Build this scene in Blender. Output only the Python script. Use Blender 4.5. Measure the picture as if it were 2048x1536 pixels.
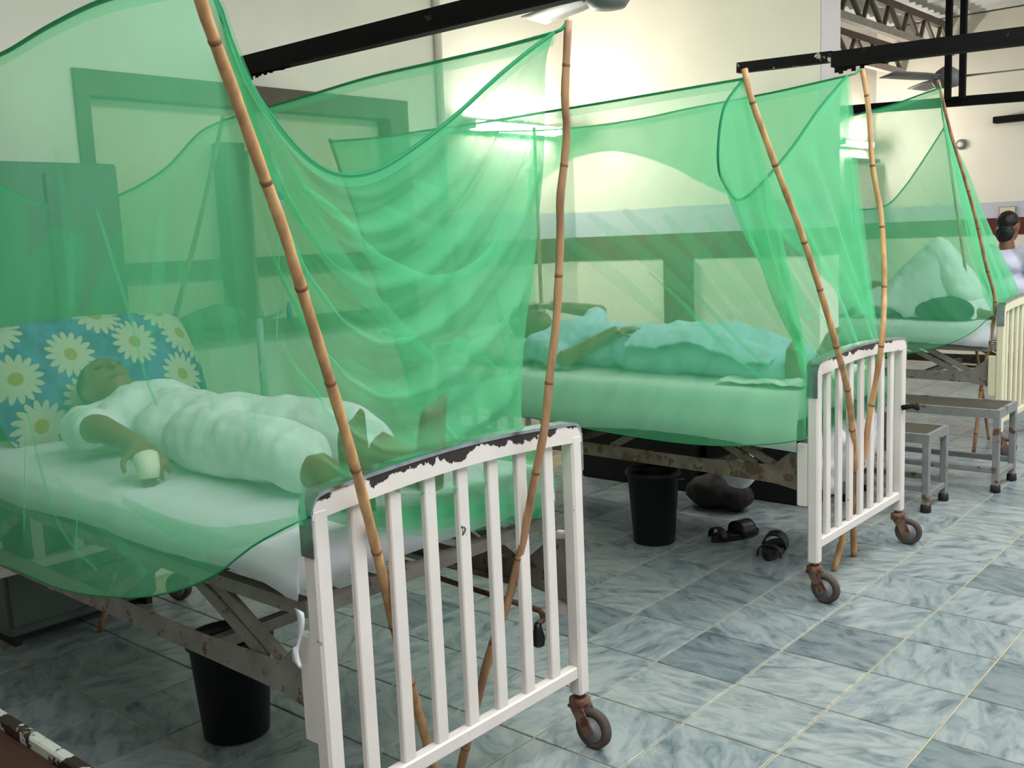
import bpy, math, random
import numpy as np
from mathutils import Vector, Matrix, noise
random.seed(7); rng = np.random.default_rng(7)
for o in list(bpy.data.objects): bpy.data.objects.remove(o)
scene = bpy.context.scene
COL = scene.collection
PI = math.pi

# ------------------------------------------------------------------ camera
FPX, YAW, PIT, ROL, CAMZ = 2017.58, -0.7152, 0.1432, -0.0425, 1.397
cd = bpy.data.cameras.new('camera'); cam = bpy.data.objects.new('camera', cd); COL.objects.link(cam)
cd.sensor_width = 36.0; cd.lens = FPX / 2048 * 36.0; cd.clip_start = 0.05; cd.clip_end = 100
fw = Vector((math.sin(YAW)*math.cos(PIT), math.cos(YAW)*math.cos(PIT), -math.sin(PIT)))
r0 = fw.cross(Vector((0, 0, 1))).normalized(); u0 = r0.cross(fw)
rt = math.cos(ROL)*r0 + math.sin(ROL)*u0; up = -math.sin(ROL)*r0 + math.cos(ROL)*u0
cam.matrix_world = Matrix(((rt.x, up.x, -fw.x, 0), (rt.y, up.y, -fw.y, 0), (rt.z, up.z, -fw.z, CAMZ), (0, 0, 0, 1)))
scene.camera = cam

# ------------------------------------------------------------------ light
world = bpy.data.worlds.new('world'); scene.world = world; world.use_nodes = True
bg = world.node_tree.nodes['Background']
bg.inputs[0].default_value = (0.86, 0.94, 1.0, 1); bg.inputs[1].default_value = 0.28

def area(name, loc, target, sx, sy, power, col=(1, 1, 1)):
    l = bpy.data.lights.new(name, 'AREA'); l.shape = 'RECTANGLE'; l.size = sx; l.size_y = sy; l.energy = power; l.color = col
    o = bpy.data.objects.new(name, l); COL.objects.link(o); o.location = loc
    o.rotation_euler = (Vector(target) - Vector(loc)).to_track_quat('-Z', 'Y').to_euler()
    return o
# daylight entering through the open ward side behind and beside the camera
area('daylight_aisle', (4.3, 3.6, 2.15), (-2.0, 3.6, 0.9), 8.0, 1.5, 60, (0.88, 0.95, 1.0))
area('daylight_behind', (0.6, -3.7, 2.2), (-1.5, 3.0, 1.2), 5.0, 1.4, 22, (0.95, 0.97, 1.0))
area('far_roof_fill', (4.3, 8.4, 2.15), (-3.0, 8.6, 2.9), 3.5, 1.5, 90, (0.95, 0.97, 1.0))  # unseen lamp added to brighten the far roof and wall
# unseen area lamp under the roof, standing in for skylight above the aisle
area('overhead_area_lamp', (-0.2, 4.0, 3.2), (-0.2, 4.0, 0.0), 1.8, 9.0, 360, (0.93, 0.98, 1.0))

vs = scene.view_settings
vs.view_transform = 'Standard'; vs.look = 'None'; vs.exposure = -0.25; vs.gamma = 1.0; vs.use_curve_mapping = False
scene.cycles.transparent_max_bounces = 32
scene.cycles.max_bounces = 8

# ------------------------------------------------------------------ material helpers
def srgb(r, g, b):
    f = lambda c: (c/255/12.92) if c/255 <= 0.04045 else ((c/255+0.055)/1.055)**2.4
    return (f(r), f(g), f(b), 1)
MATS = {}
def new_mat(name):
    m = bpy.data.materials.new(name); m.use_nodes = True; m.node_tree.nodes.clear(); MATS[name] = m
    return m, m.node_tree.nodes, m.node_tree.links
def N(nodes, kind, **kw):
    n = nodes.new(kind)
    for k, v in kw.items(): setattr(n, k, v)
    return n
def ramp(nodes, stops):
    n = nodes.new('ShaderNodeValToRGB'); e = n.color_ramp.elements
    while len(e) < len(stops): e.new(0.5)
    for i, (p, c) in enumerate(stops): e[i].position = p; e[i].color = c
    return n
def surface(name, base, rough=0.6, metal=0.0, var=0.12, scale=8.0, spec=0.4, chips=None, chipscale=9.0, chipcut=0.62, bump=0.0, emit=None, wear=None, stretch=(1, 1, 1)):
    """painted or plain surface: base colour with mottling; chips = colour showing through worn paint"""
    m, ns, ln = new_mat(name)
    out = N(ns, 'ShaderNodeOutputMaterial'); b = N(ns, 'ShaderNodeBsdfPrincipled')
    b.inputs['Roughness'].default_value = rough; b.inputs['Metallic'].default_value = metal
    b.inputs['Specular IOR Level'].default_value = spec
    tc = N(ns, 'ShaderNodeTexCoord'); mp = N(ns, 'ShaderNodeMapping'); mp.inputs['Scale'].default_value = stretch
    ln.new(tc.outputs['Object'], mp.inputs[0])
    nz = N(ns, 'ShaderNodeTexNoise'); nz.inputs['Scale'].default_value = scale; nz.inputs['Detail'].default_value = 5
    ln.new(mp.outputs[0], nz.inputs['Vector'])
    dk = tuple(c*(1-var) for c in base[:3]) + (1,); lt = tuple(min(1, c*(1+var*0.6)) for c in base[:3]) + (1,)
    rp = ramp(ns, [(0.3, dk), (0.7, lt)]); ln.new(nz.outputs[0], rp.inputs[0]); col = rp.outputs[0]
    if chips:
        n2 = N(ns, 'ShaderNodeTexNoise'); n2.inputs['Scale'].default_value = chipscale; n2.inputs['Detail'].default_value = 9; n2.inputs['Roughness'].default_value = 0.62
        ln.new(mp.outputs[0], n2.inputs['Vector']); fac = n2.outputs[0]
        if wear:  # worn along one edge of the piece: wear = (axis, from, to, gain)
            sx = N(ns, 'ShaderNodeSeparateXYZ'); ln.new(tc.outputs['Generated'], sx.inputs[0])
            mr = N(ns, 'ShaderNodeMapRange'); mr.inputs[1].default_value = wear[1]; mr.inputs[2].default_value = wear[2]; mr.inputs[4].default_value = wear[3]
            ln.new(sx.outputs[wear[0]], mr.inputs[0])
            ad = N(ns, 'ShaderNodeMath', operation='ADD'); ln.new(fac, ad.inputs[0]); ln.new(mr.outputs[0], ad.inputs[1]); fac = ad.outputs[0]
        cr = ramp(ns, [(chipcut, (0, 0, 0, 1)), (min(1, chipcut+0.015), (1, 1, 1, 1))]); ln.new(fac, cr.inputs[0])
        mx = N(ns, 'ShaderNodeMix', data_type='RGBA'); ln.new(cr.outputs[0], mx.inputs[0]); ln.new(col, mx.inputs[6]); mx.inputs[7].default_value = chips; col = mx.outputs[2]
    ln.new(col, b.inputs['Base Color'])
    if bump:
        bp = N(ns, 'ShaderNodeBump'); bp.inputs['Strength'].default_value = bump; bp.inputs['Distance'].default_value = 0.01
        ln.new(nz.outputs[0], bp.inputs['Height']); ln.new(bp.outputs[0], b.inputs['Normal'])
    if emit:
        b.inputs['Emission Color'].default_value = emit[0]; b.inputs['Emission Strength'].default_value = emit[1]
    ln.new(b.outputs[0], out.inputs[0])
    return m

surface('wall_cream', srgb(234, 226, 210), 0.45, var=0.04, scale=3, spec=0.35)
surface('wall_lilac', srgb(196, 192, 205), 0.5, var=0.04, scale=4)
surface('wall_maroon', srgb(92, 34, 38), 0.45, var=0.12, scale=5)
surface('wall_end', srgb(176, 166, 162), 0.5, var=0.04)
surface('frame_brown', srgb(92, 84, 66), 0.6, var=0.2, scale=12)
surface('pane_frost', srgb(214, 206, 176), 0.5, var=0.06, scale=2)
surface('pipe_white', srgb(214, 210, 200), 0.5, var=0.06)
surface('black_steel', srgb(13, 10, 11), 0.75, var=0.4, scale=20, spec=0.2, chips=srgb(60, 50, 48), chipscale=14, chipcut=0.68)
surface('black_chipped', srgb(13, 10, 11), 0.75, var=0.4, scale=20, spec=0.2, chips=srgb(200, 194, 184), chipscale=11, chipcut=0.60)
surface('roof_sheet', srgb(205, 203, 196), 0.6, var=0.15, scale=3)
surface('roof_steel', srgb(168, 156, 144), 0.6, var=0.2, scale=12)
surface('roof_steel_dark', srgb(100, 90, 82), 0.6, var=0.2, scale=12)
surface('paint_white', srgb(222, 212, 205), 0.42, var=0.05, scale=10, chips=srgb(60, 48, 42), chipscale=16, chipcut=0.70)
surface('paint_worn', srgb(222, 212, 205), 0.42, var=0.05, scale=10, chips=srgb(44, 36, 34), chipscale=11, chipcut=0.66, wear=(2, 0.45, 0.95, 0.28))
surface('paint_cream', srgb(226, 218, 186), 0.42, var=0.05, scale=10, chips=srgb(60, 48, 42), chipscale=16, chipcut=0.73)
surface('chrome', srgb(190, 196, 204), 0.25, metal=1.0, var=0.25, scale=25)
surface('rail_grey', srgb(126, 120, 113), 0.6, var=0.25, scale=14, chips=srgb(96, 74, 58), chipscale=26, chipcut=0.60)
surface('rail_rust', srgb(108, 96, 82), 0.7, var=0.35, scale=18, chips=srgb(82, 62, 46), chipscale=24, chipcut=0.55)
surface('caster_metal', srgb(122, 98, 84), 0.6, metal=0.2, var=0.35, scale=30, chips=srgb(96, 56, 38), chipscale=25, chipcut=0.52)
surface('rubber', srgb(78, 66, 60), 0.75, var=0.3, scale=25)
surface('hub_grey', srgb(128, 128, 132), 0.5, var=0.2, scale=25)
surface('black_plastic', srgb(16, 16, 18), 0.35, var=0.3, scale=10)
surface('bin_black', srgb(17, 17, 19), 0.45, var=0.3, scale=8)
surface('sheet_white', srgb(232, 232, 238), 0.85, var=0.04, scale=6, bump=0.15)
surface('sheet_pale', srgb(222, 236, 224), 0.85, var=0.04, scale=6, bump=0.15)
surface('sheet_blue', srgb(176, 208, 222), 0.85, var=0.1, scale=7, bump=0.3)
surface('mattress_cover', srgb(196, 190, 186), 0.85, var=0.1)
surface('kurta_white', srgb(226, 232, 230), 0.85, var=0.06, scale=9, bump=0.4)
surface('kurta_blue', srgb(168, 200, 218), 0.85, var=0.1, scale=9, bump=0.4)
surface('shirt_lilac', srgb(216, 214, 232), 0.8, var=0.08, scale=12, bump=0.4)
surface('skin_brown', srgb(128, 86, 62), 0.5, var=0.1, scale=8)
surface('skin_face', srgb(146, 100, 74), 0.5, var=0.1, scale=8)
surface('hair_black', srgb(20, 15, 14), 0.5, var=0.4, scale=40)
surface('eye_dark', srgb(26, 18, 14), 0.3)
surface('lip', srgb(120, 62, 54), 0.5)
surface('shade_filler_dark', srgb(24, 23, 26), 0.7, var=0.3, scale=9)
surface('cloth_dark', srgb(28, 52, 46), 0.85, var=0.2)
surface('cloth_green', srgb(96, 120, 92), 0.85, var=0.2)
surface('cloth_navy', srgb(40, 46, 84), 0.85, var=0.2)
surface('leather_black', srgb(20, 17, 18), 0.42, var=0.3, scale=20)
surface('steel_grey', srgb(142, 142, 142), 0.45, metal=0.3, var=0.15, scale=14, chips=srgb(110, 80, 58), chipscale=10, chipcut=0.6)
surface('top_brown', srgb(70, 58, 50), 0.5, var=0.2, scale=9)
surface('foot_dark', srgb(38, 32, 30), 0.7)
surface('wood_redbrown', srgb(62, 30, 22), 0.55, var=0.3, scale=10, stretch=(1, 6, 6))
surface('edge_peeling', srgb(190, 190, 180), 0.6, var=0.1, scale=14, chips=srgb(44, 32, 26), chipscale=9, chipcut=0.49)
surface('fan_grey', srgb(120, 116, 116), 0.5, var=0.1)
surface('cabinet_grey', srgb(84, 96, 88), 0.5, var=0.12)
surface('paper', srgb(150, 150, 132), 0.7, var=0.3, scale=20)
surface('plastic_blue', srgb(30, 110, 190), 0.4)
surface('stand_white', srgb(190, 196, 200), 0.4, var=0.1)
surface('bottle_clear', srgb(200, 214, 216), 0.25, var=0.1)
surface('tube_glow', (1, 1, 1, 1), 0.5, emit=((1.0, 0.97, 0.9, 1), 190.0))
surface('plaster_tape', srgb(236, 232, 210), 0.8)
surface('grout', srgb(182, 172, 142), 0.8, var=0.12, scale=6)
surface('node_dark', srgb(132, 92, 64), 0.6, var=0.3, scale=40)
surface('cord_green', srgb(22, 128, 80), 0.8, var=0.1, scale=30)

def bamboo_mat(name, a, b_):
    m, ns, ln = new_mat(name)
    out = N(ns, 'ShaderNodeOutputMaterial'); b = N(ns, 'ShaderNodeBsdfPrincipled'); b.inputs['Roughness'].default_value = 0.45
    tc = N(ns, 'ShaderNodeTexCoord'); mp = N(ns, 'ShaderNodeMapping'); mp.inputs['Scale'].default_value = (9, 9, 1.6)
    ln.new(tc.outputs['Object'], mp.inputs[0]); nz = N(ns, 'ShaderNodeTexNoise'); nz.inputs['Scale'].default_value = 4; nz.inputs['Detail'].default_value = 6
    ln.new(mp.outputs[0], nz.inputs['Vector']); rp = ramp(ns, [(0.32, a), (0.66, b_)]); ln.new(nz.outputs[0], rp.inputs[0])
    ln.new(rp.outputs[0], b.inputs['Base Color']); ln.new(b.outputs[0], out.inputs[0]); return m
bamboo_mat('bamboo', srgb(168, 120, 82), srgb(216, 168, 112))
bamboo_mat('bamboo_dark', srgb(124, 88, 66), srgb(180, 136, 96))

def net_mat(name, alpha, col, tcol):
    m, ns, ln = new_mat(name)
    out = N(ns, 'ShaderNodeOutputMaterial'); tr = N(ns, 'ShaderNodeBsdfTransparent')
    df = N(ns, 'ShaderNodeBsdfDiffuse'); df.inputs[0].default_value = col
    tl = N(ns, 'ShaderNodeBsdfTranslucent'); tl.inputs[0].default_value = tcol
    m1 = N(ns, 'ShaderNodeMixShader'); m1.inputs[0].default_value = 0.5; ln.new(df.outputs[0], m1.inputs[1]); ln.new(tl.outputs[0], m1.inputs[2])
    tc = N(ns, 'ShaderNodeTexCoord'); nz = N(ns, 'ShaderNodeTexNoise'); nz.inputs['Scale'].default_value = 3.5; nz.inputs['Detail'].default_value = 3
    ln.new(tc.outputs['Object'], nz.inputs['Vector'])
    mr = N(ns, 'ShaderNodeMapRange'); mr.inputs[3].default_value = alpha*0.88; mr.inputs[4].default_value = alpha*1.12; ln.new(nz.outputs[0], mr.inputs[0])
    m2 = N(ns, 'ShaderNodeMixShader'); ln.new(mr.outputs[0], m2.inputs[0]); ln.new(tr.outputs[0], m2.inputs[1]); ln.new(m1.outputs[0], m2.inputs[2])
    ln.new(m2.outputs[0], out.inputs[0]); return m
net_mat('net', 0.46, (0.18, 0.70, 0.35, 1), (0.20, 0.80, 0.41, 1))
net_mat('net_fold', 0.40, (0.18, 0.74, 0.38, 1), (0.20, 0.84, 0.44, 1))

net_mat('net_soft', 0.17, (0.20, 0.76, 0.40, 1), (0.22, 0.86, 0.46, 1))

def marble_mat():
    m, ns, ln = new_mat('marble')
    out = N(ns, 'ShaderNodeOutputMaterial'); b = N(ns, 'ShaderNodeBsdfPrincipled'); b.inputs['Roughness'].default_value = 0.32; b.inputs['Specular IOR Level'].default_value = 0.45
    tc = N(ns, 'ShaderNodeTexCoord'); oi = N(ns, 'ShaderNodeObjectInfo'); gm = N(ns, 'ShaderNodeNewGeometry')
    # one random value per tile, from its place in the grid
    sn = N(ns, 'ShaderNodeVectorMath', operation='MULTIPLY_ADD'); sn.inputs[1].default_value = (1/TSX, 1/TSY, 0); sn.inputs[2].default_value = (-TOX/TSX, -TOY/TSY, 0)
    ln.new(gm.outputs['Position'], sn.inputs[0])
    fl = N(ns, 'ShaderNodeVectorMath', operation='FLOOR'); ln.new(sn.outputs[0], fl.inputs[0])
    wn = N(ns, 'ShaderNodeTexWhiteNoise', noise_dimensions='3D'); ln.new(fl.outputs[0], wn.inputs['Vector'])
    # veins: stretched noise, turned by a random angle on each tile
    ro = N(ns, 'ShaderNodeVectorRotate', rotation_type='Z_AXIS'); ln.new(gm.outputs['Position'], ro.inputs['Vector'])
    an = N(ns, 'ShaderNodeMath', operation='MULTIPLY'); ln.new(wn.outputs['Value'], an.inputs[0]); an.inputs[1].default_value = 3.14; ln.new(an.outputs[0], ro.inputs['Angle'])
    sc = N(ns, 'ShaderNodeVectorMath', operation='MULTIPLY_ADD'); sc.inputs[1].default_value = (5, 12, 1); ln.new(ro.outputs[0], sc.inputs[0])
    of = N(ns, 'ShaderNodeVectorMath', operation='SCALE'); ln.new(wn.outputs['Color'], of.inputs[0]); of.inputs['Scale'].default_value = 30; ln.new(of.outputs[0], sc.inputs[2])
    nz = N(ns, 'ShaderNodeTexNoise'); nz.inputs['Scale'].default_value = 1.6; nz.inputs['Detail'].default_value = 8; nz.inputs['Roughness'].default_value = 0.62; nz.inputs['Distortion'].default_value = 0.8
    ln.new(sc.outputs[0], nz.inputs['Vector'])
    rp = ramp(ns, [(0.30, srgb(90, 101, 108)), (0.45, srgb(133, 142, 146)), (0.60, srgb(157, 162, 162))]); ln.new(nz.outputs[0], rp.inputs[0])
    tone = ramp(ns, [(0.0, (0.60, 0.64, 0.66, 1)), (0.10, (0.64, 0.68, 0.69, 1)), (0.16, (0.88, 0.90, 0.90, 1)), (0.7, (0.98, 0.98, 0.97, 1)), (1.0, (1.05, 1.03, 0.98, 1))]); ln.new(wn.outputs['Value'], tone.inputs[0])
    mx = N(ns, 'ShaderNodeMix', data_type='RGBA', blend_type='MULTIPLY'); mx.inputs[0].default_value = 1; ln.new(rp.outputs[0], mx.inputs[6]); ln.new(tone.outputs[0], mx.inputs[7])
    ln.new(mx.outputs[2], b.inputs['Base Color']); ln.new(b.outputs[0], out.inputs[0]); return m
TSX, TSY, TOX, TOY = 0.2931, 0.3164, -0.5693, 3.2999
marble_mat()

def daisy_mat():
    m, ns, ln = new_mat('daisy_print')
    out = N(ns, 'ShaderNodeOutputMaterial'); b = N(ns, 'ShaderNodeBsdfPrincipled'); b.inputs['Roughness'].default_value = 0.85
    tc = N(ns, 'ShaderNodeTexCoord'); sp = N(ns, 'ShaderNodeSeparateXYZ'); ln.new(tc.outputs['Object'], sp.inputs[0])
    cb = N(ns, 'ShaderNodeCombineXYZ'); ln.new(sp.outputs[1], cb.inputs[0]); ln.new(sp.outputs[2], cb.inputs[1])
    S = 5.2
    vm = N(ns, 'ShaderNodeVectorMath', operation='SCALE'); vm.inputs['Scale'].default_value = S; ln.new(cb.outputs[0], vm.inputs[0])
    vo = N(ns, 'ShaderNodeTexVoronoi', voronoi_dimensions='2D'); vo.inputs['Scale'].default_value = 1; vo.inputs['Randomness'].default_value = 0.7; ln.new(vm.outputs[0], vo.inputs['Vector'])
    df = N(ns, 'ShaderNodeVectorMath', operation='SUBTRACT'); ln.new(vm.outputs[0], df.inputs[0]); ln.new(vo.outputs['Position'], df.inputs[1])
    s2 = N(ns, 'ShaderNodeSeparateXYZ'); ln.new(df.outputs[0], s2.inputs[0])
    at = N(ns, 'ShaderNodeMath', operation='ARCTAN2'); ln.new(s2.outputs[1], at.inputs[0]); ln.new(s2.outputs[0], at.inputs[1])
    mu = N(ns, 'ShaderNodeMath', operation='MULTIPLY'); mu.inputs[1].default_value = 8; ln.new(at.outputs[0], mu.inputs[0])
    co = N(ns, 'ShaderNodeMath', operation='COSINE'); ln.new(mu.outputs[0], co.inputs[0])
    ab = N(ns, 'ShaderNodeMath', operation='ABSOLUTE'); ln.new(co.outputs[0], ab.inputs[0])
    ma = N(ns, 'ShaderNodeMath', operation='MULTIPLY_ADD'); ma.inputs[1].default_value = 0.16; ma.inputs[2].default_value = 0.30; ln.new(ab.outputs[0], ma.inputs[0])
    lt = N(ns, 'ShaderNodeMath', operation='LESS_THAN'); ln.new(vo.outputs['Distance'], lt.inputs[0]); ln.new(ma.outputs[0], lt.inputs[1])
    l2 = N(ns, 'ShaderNodeMath', operation='LESS_THAN'); ln.new(vo.outputs['Distance'], l2.inputs[0]); l2.inputs[1].default_value = 0.12
    nz = N(ns, 'ShaderNodeTexNoise'); nz.inputs['Scale'].default_value = 14; ln.new(tc.outputs['Object'], nz.inputs['Vector'])
    bgc = ramp(ns, [(0.35, srgb(40, 70, 124)), (0.65, srgb(74, 116, 168))]); ln.new(nz.outputs[0], bgc.inputs[0])
    a = N(ns, 'ShaderNodeMix', data_type='RGBA'); ln.new(lt.outputs[0], a.inputs[0]); ln.new(bgc.outputs[0], a.inputs[6]); a.inputs[7].default_value = srgb(186, 184, 164)
    c = N(ns, 'ShaderNodeMix', data_type='RGBA'); ln.new(l2.outputs[0], c.inputs[0]); ln.new(a.outputs[2], c.inputs[6]); c.inputs[7].default_value = srgb(160, 140, 60)
    ln.new(c.outputs[2], b.inputs['Base Color']); ln.new(b.outputs[0], out.inputs[0]); return m
daisy_mat()

# ------------------------------------------------------------------ mesh helpers
class MB:
    def __init__(s): s.v = []; s.f = []
    def add(s, vs, fs):
        k = len(s.v); s.v += [tuple(map(float, p)) for p in vs]; s.f += [tuple(i+k for i in f) for f in fs]; return s
    def box(s, lo, hi):
        x0, y0, z0 = lo; x1, y1, z1 = hi
        return s.add([(x0,y0,z0),(x1,y0,z0),(x1,y1,z0),(x0,y1,z0),(x0,y0,z1),(x1,y0,z1),(x1,y1,z1),(x0,y1,z1)],
                     [(3,2,1,0),(4,5,6,7),(0,1,5,4),(1,2,6,5),(2,3,7,6),(3,0,4,7)])
    def bbox(s, lo, hi, b=0.004):     # box with chamfered long edges: ring loft along z
        x0, y0, z0 = lo; x1, y1, z1 = hi
        def ring(z, i): return [(x0+b+i,y0+i,z),(x1-b-i,y0+i,z),(x1-i,y0+b+i,z),(x1-i,y1-b-i,z),(x1-b-i,y1-i,z),(x0+b+i,y1-i,z),(x0+i,y1-b-i,z),(x0+i,y0+b+i,z)]
        vs = ring(z0, b) + ring(z0+b, 0) + ring(z1-b, 0) + ring(z1, b); fs = []
        for k in range(3):
            for i in range(8): fs.append((k*8+i, k*8+(i+1) % 8, k*8+8+(i+1) % 8, k*8+8+i))
        fs.append(tuple(range(7, -1, -1))); fs.append(tuple(range(24, 32)))
        return s.add(vs, fs)
    def bar(s, a, b, w, h, upv=(0, 0, 1)):  # rectangular bar between two points
        a = Vector(a); b = Vector(b); d = (b-a).normalized(); u = Vector(upv)
        if abs(d.dot(u)) > 0.98: u = Vector((1, 0, 0))
        r = d.cross(u).normalized(); u = r.cross(d); vs = []
        for p in (a, b):
            for i, j in ((-1,-1),(1,-1),(1,1),(-1,1)): vs.append(p + r*(i*w/2) + u*(j*h/2))
        return s.add(vs, [(3,2,1,0),(4,5,6,7),(0,1,5,4),(1,2,6,5),(2,3,7,6),(3,0,4,7)])
    def tube(s, pts, rad, n=10, cap=True):
        P = [Vector(p) for p in pts]; R = rad if isinstance(rad, (list, tuple)) else [rad]*len(P)
        ref = None; rings = []
        for i, p in enumerate(P):
            d = (P[min(i+1, len(P)-1)] - P[max(i-1, 0)]).normalized()
            if ref is None:
                ref = d.orthogonal().normalized()
            ref = (ref - d*ref.dot(d)).normalized(); q = d.cross(ref)
            rings.append([p + (ref*math.cos(2*PI*k/n) + q*math.sin(2*PI*k/n))*R[i] for k in range(n)])
        vs = [v for r in rings for v in r]; fs = []
        for i in range(len(P)-1):
            for k in range(n): fs.append((i*n+k, i*n+(k+1) % n, (i+1)*n+(k+1) % n, (i+1)*n+k))
        if cap: fs.append(tuple(range(n-1, -1, -1))); fs.append(tuple(range((len(P)-1)*n, len(P)*n)))
        return s.add(vs, fs)
    def lathe(s, c, prof, n=24, axis='z'):
        vs = []; fs = []
        for r, z in prof:
            for k in range(n):
                a = 2*PI*k/n; x, y = r*math.cos(a), r*math.sin(a)
                p = (x, y, z) if axis == 'z' else ((z, x, y) if axis == 'x' else (x, z, y))
                vs.append((c[0]+p[0], c[1]+p[1], c[2]+p[2]))
        for i in range(len(prof)-1):
            for k in range(n): fs.append((i*n+k, i*n+(k+1) % n, (i+1)*n+(k+1) % n, (i+1)*n+k))
        fs.append(tuple(range(n-1, -1, -1))); fs.append(tuple(range((len(prof)-1)*n, len(prof)*n)))
        return s.add(vs, fs)
    def ell(s, c, r, n=16, m=10, rot=None):
        vs = []; fs = []; M = rot or Matrix.Identity(3)
        for i in range(m+1):
            t = PI*i/m
            for k in range(n):
                a = 2*PI*k/n; p = M @ Vector((r[0]*math.sin(t)*math.cos(a), r[1]*math.sin(t)*math.sin(a), r[2]*math.cos(t)))
                vs.append((c[0]+p.x, c[1]+p.y, c[2]+p.z))
        for i in range(m):
            for k in range(n): fs.append((i*n+k, (i+1)*n+k, (i+1)*n+(k+1) % n, i*n+(k+1) % n))
        return s.add(vs, fs)
    def grid(s, G):  # G: rows x cols x 3
        G = np.asarray(G); a, b = G.shape[:2]
        return s.add(G.reshape(-1, 3), [(i*b+j, i*b+j+1, (i+1)*b+j+1, (i+1)*b+j) for i in range(a-1) for j in range(b-1)])
    def capsule(s, a, b, ra, rb, n=14):
        a = Vector(a); b = Vector(b); d = (b-a)
        if d.length < 1e-6: return s.ell(a, (ra, ra, ra))
        d.normalize(); P = []; R = []
        for k in range(1, 5): t = PI/2*(1-k/5); P.append(a - d*(ra*math.sin(t))); R.append(ra*math.cos(t))
        P.append(a); R.append(ra); P.append(b); R.append(rb)
        for k in range(1, 5): t = PI/2*k/5; P.append(b + d*(rb*math.sin(t))); R.append(rb*math.cos(t))
        return s.tube(P, R, n)
    def build(s, name, mat, parent=None, smooth=False, solid=0.0):
        me = bpy.data.meshes.new(name); me.from_pydata(s.v, [], s.f); me.update()
        return mkobj(name, me, mat, parent, smooth, solid)
def mkobj(name, me, mat, parent=None, smooth=False, solid=0.0):
    o = bpy.data.objects.new(name, me); COL.objects.link(o)
    if mat: me.materials.clear(); me.materials.append(MATS[mat])
    if smooth: me.polygons.foreach_set('use_smooth', [True]*len(me.polygons)); me.update()
    if solid:
        md = o.modifiers.new('thick', 'SOLIDIFY'); md.thickness = solid; md.offset = 0
    if parent is not None:
        o.parent = parent; o.matrix_parent_inverse = parent.matrix_basis.inverted()
    return o
def tag(o, label=None, cat=None, group=None, kind=None):
    if label: o['label'] = label
    if cat: o['category'] = cat
    if group: o['group'] = group
    if kind: o['kind'] = kind
    return o
def empty(name, loc=(0, 0, 0)):
    o = bpy.data.objects.new(name, None); COL.objects.link(o); o.location = loc; o.empty_display_size = 0.1
    return o
def resample(P, n):
    P = np.asarray(P, float); d = np.r_[0, np.cumsum(np.linalg.norm(np.diff(P, axis=0), axis=1))]; t = np.linspace(0, d[-1], n)
    # Catmull-Rom through the points
    out = []
    for s_ in t:
        i = min(max(np.searchsorted(d, s_, side='right')-1, 0), len(P)-2); u = (s_-d[i])/max(d[i+1]-d[i], 1e-9)
        p0 = P[max(i-1, 0)]; p1 = P[i]; p2 = P[i+1]; p3 = P[min(i+2, len(P)-1)]
        h = d[i+1]-d[i]
        m1 = (p2-p0)/max(d[i+1]-d[max(i-1, 0)], 1e-9)*h; m2 = (p3-p1)/max(d[min(i+2, len(P)-1)]-d[i], 1e-9)*h
        out.append((2*u**3-3*u**2+1)*p1 + (u**3-2*u**2+u)*m1 + (-2*u**3+3*u**2)*p2 + (u**3-u**2)*m2)
    return np.array(out)
def smoothstep(a, b, x): t = min(max((x-a)/(b-a), 0), 1); return t*t*(3-2*t)
def fuse(name, mb, mat, voxel=0.008, smooth=6, parent=None, wrinkle=None):
    """joins overlapping volumes into one continuous skin"""
    me = bpy.data.meshes.new('tmp'); me.from_pydata(mb.v, [], mb.f); me.update()
    o = bpy.data.objects.new('tmp', me); sc2 = bpy.data.scenes.new('scratch'); sc2.collection.objects.link(o)
    r = o.modifiers.new('r', 'REMESH'); r.mode = 'VOXEL'; r.voxel_size = voxel
    sm = o.modifiers.new('s', 'SMOOTH'); sm.factor = 0.5; sm.iterations = smooth
    sc2.view_layers[0].update(); dg = sc2.view_layers[0].depsgraph; res = bpy.data.meshes.new_from_object(o.evaluated_get(dg)); res.name = name
    bpy.data.objects.remove(o); bpy.data.meshes.remove(me); bpy.data.scenes.remove(sc2)
    if wrinkle:
        amp, sc, st = wrinkle
        nv = len(res.vertices); co = np.empty(nv*3, 'f'); res.vertices.foreach_get('co', co); co = co.reshape(-1, 3).astype(float)
        nm = np.empty(nv*3, 'f'); res.vertex_normals.foreach_get('vector', nm); nm = nm.reshape(-1, 3)
        for i in range(nv):
            c = Vector(co[i]); q = noise.noise(Vector((c.x*sc*st[0], c.y*sc*st[1], c.z*sc*st[2]))) + 0.5*noise.noise(Vector((c.x*sc*2.3*st[0]+5, c.y*sc*2.3*st[1], c.z*sc*2.3*st[2])))
            co[i] += nm[i]*(amp*q)
        res.vertices.foreach_set('co', co.astype('f').ravel()); res.update()
    return mkobj(name, res, mat, parent, True)

# ================================================================== setting
XW = -4.0            # wall behind the bed heads
YP0, YP1, XPE = 5.3, 5.55, -2.34   # partition between the bays
YF = 10.4            # far wall
ZR = 3.3             # roof
def struct(o): o['kind'] = 'structure'; return o
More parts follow.
